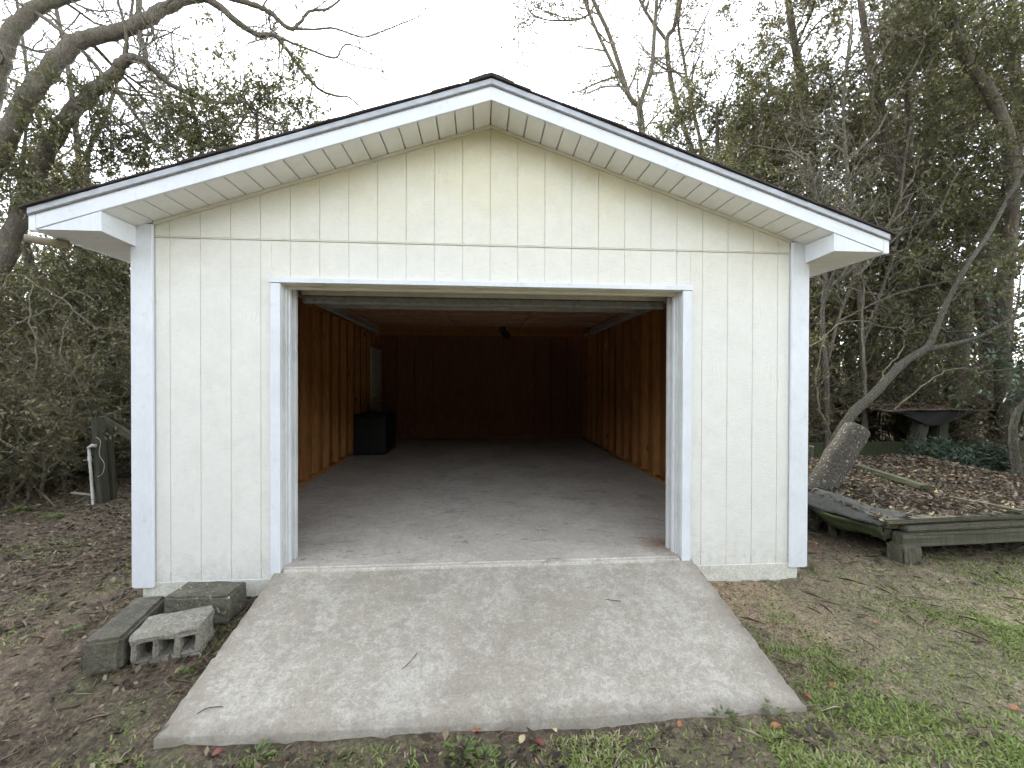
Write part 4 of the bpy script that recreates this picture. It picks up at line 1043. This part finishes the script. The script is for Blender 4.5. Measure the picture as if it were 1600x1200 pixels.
# small stubs
def stub(u, v, u2, v2, zb, rad, label, mat=M['bark_grey'], name='cut_stub'):
    b = PZ(u, v, zb); t = PY(u2, v2, b[1]); e = empty(name, tuple(b)); tag(e, label, 'stump')
    T = Tubes(); Lq, Lw = smooth_path(np.array([[0, 0, -.08], (t-b)*.5, t-b]), np.array([rad*1.2, rad, rad*.95]), 4); T.add(Lq, Lw, 12, cap=True); mobj('stem', T.mesh('stem', mat), e)
    T = Tubes(); d = (t-b); d /= np.linalg.norm(d); T.add(np.array([t-b-d*.002, t-b+d*.003]), np.array([rad*.86]*2), 12, cap=True); mobj('sawn_face', T.mesh('sawn_face', M['cutwood']), e)
stub(1302, 842, 1298, 811, -.2, .028, 'short sawn sapling stub in front of the curled roofing')
stub(1272, 855, 1274, 848, -.2, .025, 'tiny reddish cut stub close to the garage corner', M['rust'])
stub(1262, 745, 1268, 697, .0, .035, 'small pale cut sapling stump behind the sawn log')
stub(1584, 790, 1588, 745, -.22, .055, 'pale sawn post standing in leaves at the right edge', M['pale_post'], 'sawn_post')
# collapsed second roof with black felt hanging over posts
cr = empty('collapsed_roof', (9.2, 4.6, -.2)); tag(cr, 'collapsed roof with black felt sagging over two posts under leaf debris', 'roof')
o5 = np.array(cr.location)
xs = np.linspace(7.7, 13.5, 60); ts = np.linspace(0, 1, 14); Vv = []; Vt = []
prof = [(1380, 640), (1410, 645), (1432, 655), (1448, 664), (1470, 664), (1490, 655), (1515, 646), (1545, 640), (1590, 650), (1640, 648)]
px_u = np.array([PY(u, v, 4.5)[0] for u, v in prof]); px_z = np.array([PY(u, v, 4.5)[2] for u, v in prof])
for x in xs:
    zb = np.interp(x, px_u, px_z); zt = .785+.012*math.sin(x*3)+.008*math.sin(x*7)
    for tt in ts:
        Vv.append((x-o5[0], 4.5+.03*math.sin(x*9+tt*3)-o5[1], zt*(1-tt)+zb*tt-.02-o5[2]))
    for tt in ts:
        Vt.append((x-o5[0], 4.45+2.6*tt-o5[1], zt+.22*tt+.05*math.sin(x*4+tt*9)*tt-o5[2]))
id_ = np.arange(60*14).reshape(60, 14); F_ = np.stack([id_[:-1, :-1], id_[:-1, 1:], id_[1:, 1:], id_[1:, :-1]], -1).reshape(-1, 4)
f1 = mobj('hanging_felt', mesh_np('hanging_felt', np.array(Vv), F_, M['felt'], None, True), cr)
s_ = f1.modifiers.new('thick', 'SOLIDIFY'); s_.thickness = .02
f2 = mobj('roof_sheet', mesh_np('roof_sheet', np.array(Vt), F_, M['ground'], None, True), cr)
s_ = f2.modifiers.new('thick', 'SOLIDIFY'); s_.thickness = .02; s_.offset = -1
def cpost(u0, v0, u1, v1, Y, sx, mat, seed):
    b = PY(u0, v0, Y); t = PY(u1, v1, Y); b[2] = min(b[2], float(gh(b[0], b[1]))) - .05
    o = rough_box('post', sx, sx, float(np.linalg.norm(t-b)), mat, cr, 4, .008, seed, None, .02)
    o.location = b-o5; o.rotation_mode = 'QUATERNION'; o.rotation_quaternion = Vector(t-b).to_track_quat('Z', 'Y')
cpost(1418, 735, 1443, 645, 4.62, .20, M['bark_grey'] if False else M['post_wood'], 3)
cpost(1462, 720, 1466, 645, 4.75, .24, M['plank_moss'], 5)
wl = box('low_wall', 6.55, 11.6, 4.95, 5.05, -.35, .10, M['plank_moss'], None, .01); tag(wl, 'low mossy timber wall behind the fallen platform', 'wall')

# ------------------------------------------------------------------ ground cover
def scatter_ok(x, y):
    inr = (np.abs(x) < 1.56) & (y > -1.2) & (y < .1)
    ing = (np.abs(x) < 2.47) & (y > -.03) & (y < 7)
    return ~(inr | ing)
def fbm(x, y, s, seed):
    r = np.random.RandomState(seed); v = 0
    for o in range(4):
        a = r.rand()*6.28; f = s*1.9**o; ph = r.rand(4)*6.28
        xr = x*math.cos(a)+y*math.sin(a); yr = -x*math.sin(a)+y*math.cos(a)
        v = v+(np.sin(xr*f+ph[0]+1.3*np.sin(yr*f*.7+ph[1]))*np.sin(yr*f+ph[2]+1.1*np.sin(xr*f*.8+ph[3])))/1.6**o
    return v
def litter():
    rng = np.random.RandomState(91); LV = Leaves()
    def put(n, x0, x1, y0, y1, size, dens, zf=gh, deck=False, bits=False):
        x = x0+(x1-x0)*rng.rand(n); y = y0+(y1-y0)*rng.rand(n)
        keep = (rng.rand(n) < dens(x, y)) & (scatter_ok(x, y) if not deck else True)
        x, y = x[keep], y[keep]; k = len(x)
        P = np.stack([x, y, zf(x, y)+(.003 if bits else .004)+(.004 if bits else .016)*rng.rand(k)], -1)
        a = rng.rand(k)*6.28; D = np.stack([np.cos(a), np.sin(a), rng.randn(k)*.38], -1)
        LV.add(P, D, size*(.45+.9*rng.rand(k)))
    put(62000, -8, -2.2, -2.6, 5, .042, lambda x, y: np.clip(.45+.35*fbm(x, y, 1.1, 1)+.35*(y > -.3), .05, 1))
    put(9000, -2.6, -1.5, -2.2, .1, .036, lambda x, y: np.clip(.35+.3*fbm(x, y, 1.5, 1), .05, 1))
    put(24000, 2.3, 10, -.2, 6, .05, lambda x, y: np.clip(.3+.35*np.clip(y, 0, 1)+.3*fbm(x, y, 1.2, 2), .03, 1))
    put(7000, 1.3, 6.5, -2.6, .4, .038, lambda x, y: np.clip(.10+.16*fbm(x, y, 1.6, 3), .01, .5))
    put(60000, 1.3, 6.5, -2.7, .8, .013, lambda x, y: np.clip(.45+.4*fbm(x, y, 2.6, 7), .1, 1), bits=True)
    put(26000, -4.5, 2.4, -2.6, -.0, .013, lambda x, y: np.clip(.45+.4*fbm(x, y, 2.6, 8), .1, 1), bits=True)
    put(2600, -2.2, 2.6, -2.3, -1.1, .045, lambda x, y: np.clip(.28+.25*fbm(x, y, 2.2, 4), .03, .7))
    put(300, -1.6, 1.6, -1.36, -1.17, .055, lambda x, y: np.clip(.6+.4*fbm(x, y, 3, 4), 0, 1))
    put(18000, 3.34, 6.2, .22, 2.5, .05, lambda x, y: np.full_like(x, 1.0), lambda x, y: deck_z(x, y)+.01, True)
    put(9000, 7.7, 13.4, 4.5, 7.0, .07, lambda x, y: np.full_like(x, 1.0), lambda x, y: .80+(y-4.45)/2.6*.22, True)
    put(420, -2.0, -1.5, -.75, -.05, .05, lambda x, y: np.full_like(x, .8))
    o = mobj('leaf_litter', LV.mesh('leaf_litter', M['litter'], rng, .48, .55)); o['kind'] = 'stuff'
    tag(o, 'brown fallen leaves scattered thickly over the woodland floor', 'leaves')
litter()
def grass():
    rng = np.random.RandomState(92); V = []; R = []
    def put(n, x0, x1, y0, y1, dens, hgt):
        x = x0+(x1-x0)*rng.rand(n); y = y0+(y1-y0)*rng.rand(n)
        keep = (rng.rand(n) < dens(x, y)) & scatter_ok(x, y); x, y = x[keep], y[keep]; k = len(x)
        b = np.stack([x, y, gh(x, y)-.003], -1); a = rng.rand(k)*6.28; h = hgt*(.4+.9*rng.rand(k)); ln = .6+.9*rng.rand(k)
        d = np.stack([np.cos(a)*ln, np.sin(a)*ln, np.ones(k)], -1); d /= np.linalg.norm(d, axis=1, keepdims=True)
        w_ = np.stack([-np.sin(a), np.cos(a), np.zeros(k)], -1)*(.0022+.0022*rng.rand(k))[:, None]
        m1 = b+d*(h*.55)[:, None]; tip = b+d*h[:, None]-np.array([0, 0, 1])*(h*.28)[:, None]
        V.append(np.stack([b-w_, b+w_, m1+w_*.8, m1-w_*.8, tip], 1)); R.append(np.clip(rng.rand(k)*.9+.12*fbm(x, y, 3, 9), 0, 1))
    pr = lambda x, y: np.clip((fbm(x, y, 2.1, 5)+.35*fbm(x, y, 6, 15)+.02)*1.6, 0, 1)
    put(190000, 1.2, 6.0, -2.7, .3, lambda x, y: np.clip(pr(x, y)+.16, 0, 1)*np.clip(.34+(-y)*1.0, .18, 1)*np.clip(1.35-.10*x, .4, 1)*np.where((x < 2.9) & (y > -.75), .35, 1.0), .036)
    put(90000, -2.4, 2.4, -2.5, -1.16, lambda x, y: np.clip(pr(x, y)+.12, 0, 1)*np.where(x < -1.0, .45, 1.0), .042)
    put(50000, -5.0, -1.5, -2.4, 1.2, lambda x, y: pr(x, y)*.5, .036)
    Va = np.concatenate(V); k = len(Va); i = np.arange(k)*5
    Ft = np.stack([np.stack([i, i+1, i+2], -1), np.stack([i, i+2, i+3], -1), np.stack([i+3, i+2, i+4], -1)], 1).reshape(-1, 3)
    o = mobj('grass', mesh_np('grass', Va.reshape(-1, 3), Ft, M['grass'], np.repeat(np.concatenate(R), 3))); o['kind'] = 'stuff'
    tag(o, 'short patchy green grass growing through bare soil', 'grass')
    # dead stems and pine straw
    n = 9000; x = -6+12*rng.rand(n); y = -2.6+5.5*rng.rand(n); kp = scatter_ok(x, y) & (rng.rand(n) < .75); x, y = x[kp], y[kp]; k = len(x)
    LV = Leaves(); a = rng.rand(k)*6.28
    LV.add(np.stack([x, y, gh(x, y)+.006+.012*rng.rand(k)], -1), np.stack([np.cos(a), np.sin(a), rng.randn(k)*.12], -1), .05+.13*rng.rand(k)**2)
    o = mobj('dead_straw', LV.mesh('dead_straw', M['straw'], rng, .035, .4)); o['kind'] = 'stuff'; tag(o, 'thin dead stems and straw strewn over the soil', 'straw')
grass()
# low broad-leaved weeds along the ramp and in the lawn
def weed_mesh(seed, n=90, size=.032):
    rng = np.random.RandomState(seed); LV = Leaves(); a = rng.rand(n)*6.28; r = rng.rand(n)**.5*.075
    D = np.stack([np.cos(a), np.sin(a), .35+.5*rng.rand(n)], -1)
    LV.add(np.stack([np.cos(a)*r, np.sin(a)*r, 0.004+.055*rng.rand(n)*(1-r/.09)], -1), D, size*(.6+.7*rng.rand(n)))
    return LV.mesh('weed', M['leaf_bright'], rng, .42, .3)
wm = [weed_mesh(1), weed_mesh(2, 120, .03), weed_mesh(3, 60, .042)]
weeds = [(1130, 1122, 0, 1.3, 'leafy green weed at the ramp front edge, left of its twin near the right corner'), (1208, 1117, 1, 1.3, 'leafy green weed at the right front corner of the ramp'),
 (400, 1185, 2, 1.2, 'bright green weed at the bottom of the picture below the ramp, leftmost in the grass'), (265, 1152, 0, .8, 'small dark weed at the left front corner of the ramp'),
 (720, 1178, 2, 1.3, 'bright rosette weed in the grass below the middle of the ramp'), (760, 1190, 1, 1.2, 'spreading weed right of the bright rosette below the ramp'),
 (385, 1040, 0, 1.0, 'green weed tuft beside the ramp edge in front of the hollow block'), (285, 1055, 1, .9, 'grassy weed in front of the hollow concrete block'),
 (115, 985, 0, 1.0, 'small weed in the litter left of the dark block'), (1190, 905, 0, .9, 'small weed in bare soil close to the foundation right of the ramp'),
 (1262, 888, 1, .8, 'dark weed at the foot of the right corner board'), (1310, 1050, 2, 1.0, 'low weed patch in the lawn right of the ramp'), (30, 800, 1, 2.2, 'leafy weed clump at the left edge under the thicket'), (80, 812, 0, 2.2, 'green weed clump in the litter below the left thicket')]
for u, v, i, sc, lab in weeds:
    p = PZ(u, v, -.25); z = float(gh(p[0], p[1])); p = PZ(u, v, z); o = mobj('weed', wm[i]); o.location = (p[0], p[1], float(gh(p[0], p[1]))); o.scale = (sc*.62,)*3; o.rotation_euler[2] = u*.37
    tag(o, lab, 'weed')
# single larger fallen leaves
def leaf_big(u, v, size, col, lab, rz):
    p = PZ(u, v, -.27); z = float(gh(p[0], p[1])); p = PZ(u, v, z)
    xs = np.linspace(0, 1, 7); wd = np.sin(xs**.8*math.pi)*.30; Vv = []
    for x_, w_ in zip(xs, wd):
        zc = .10*math.sin(x_*3.1); Vv += [(x_, -w_, zc+.14*w_*2), (x_, 0, zc), (x_, w_, zc+.12*w_*2)]
    id_ = np.arange(21).reshape(7, 3); F_ = np.stack([id_[:-1, :-1], id_[:-1, 1:], id_[1:, 1:], id_[1:, :-1]], -1).reshape(-1, 4)
    o = mobj('fallen_leaf', mesh_np('fallen_leaf', np.array(Vv)*size, F_, M[col], None, True)); o.location = (p[0], p[1], z+.012); o.rotation_euler = (.15, -.1, rz); tag(o, lab, 'leaf')
M['lf_o'] = plain('orange_leaf', (.30, .125, .05), .6, 0, .5, 60); M['lf_y'] = plain('yellow_leaf', (.50, .38, .06), .6, 0, .35, 40)
M['lf_t'] = plain('tan_leaf', (.46, .37, .20), .6, 0, .35, 40); M['lf_r'] = plain('red_brown_leaf', (.16, .05, .035), .6, 0, .4, 40)
for a_ in [(915, 1124, .05, 'lf_y', 'bright yellow fallen leaf at the ramp front edge', .2), (812, 1166, .05, 'lf_t', 'round pale tan leaf in the grass below the ramp', 1.0), (870, 1148, .05, 'lf_t', 'curled pale leaf right of centre below the ramp', 2.2),
 (738, 1148, .05, 'lf_o', 'orange leaf among dark leaves below the ramp', .6), (1205, 1140, .05, 'lf_o', 'orange leaf in front of the right ramp corner', .1), (1302, 1078, .045, 'lf_o', 'orange leaf standing in the lawn right of the ramp', 1.3),
 (1270, 1098, .06, 'lf_r', 'dark red leaf just right of the ramp corner', 2.0), (850, 1170, .06, 'lf_r', 'long red brown leaf in the grass below the ramp', 2.5), (1365, 976, .045, 'lf_o', 'orange leaf in the worn soil right of the ramp', .4),
 (1580, 1112, .05, 'lf_o', 'orange leaf in the grass at the right edge', .2), (1060, 1140, .04, 'lf_o', 'small orange leaf in front of the ramp, right of centre', .9), (482, 1155, .045, 'lf_t', 'pale leaf touching the ramp front edge left of centre', 1.9), (330, 1185, .05, 'lf_r', 'red brown leaf at the bottom left below the ramp', .5)]:
    leaf_big(*a_)
# twigs lying on the ramp
def ramp_z(y): return -.018-.25*(-y)/1.15
for pts, lab in [([(628, 1045), (640, 1035), (652, 1020)], 'short dark twig lying across the middle of the ramp'), ([(308, 1115), (325, 1106), (348, 1104)], 'curved dark twig on the left front part of the ramp'), ([(945, 936), (958, 938), (970, 939)], 'tiny dark twig on the upper right of the ramp')]:
    W = []
    for (u, v) in pts:
        z = -.15
        for _ in range(6): p = PZ(u, v, z); z = ramp_z(p[1])+.006
        W.append(PZ(u, v, z))
    W = np.array(W); T = Tubes(); Ps, Rs = smooth_path(W-W[0], np.full(3, .0019), 4); T.add(Ps, Rs, 5, cap=True)
    o = mobj('twig', T.mesh('twig', M['bark_dark'])); o.location = W[0]; tag(o, lab, 'twig')
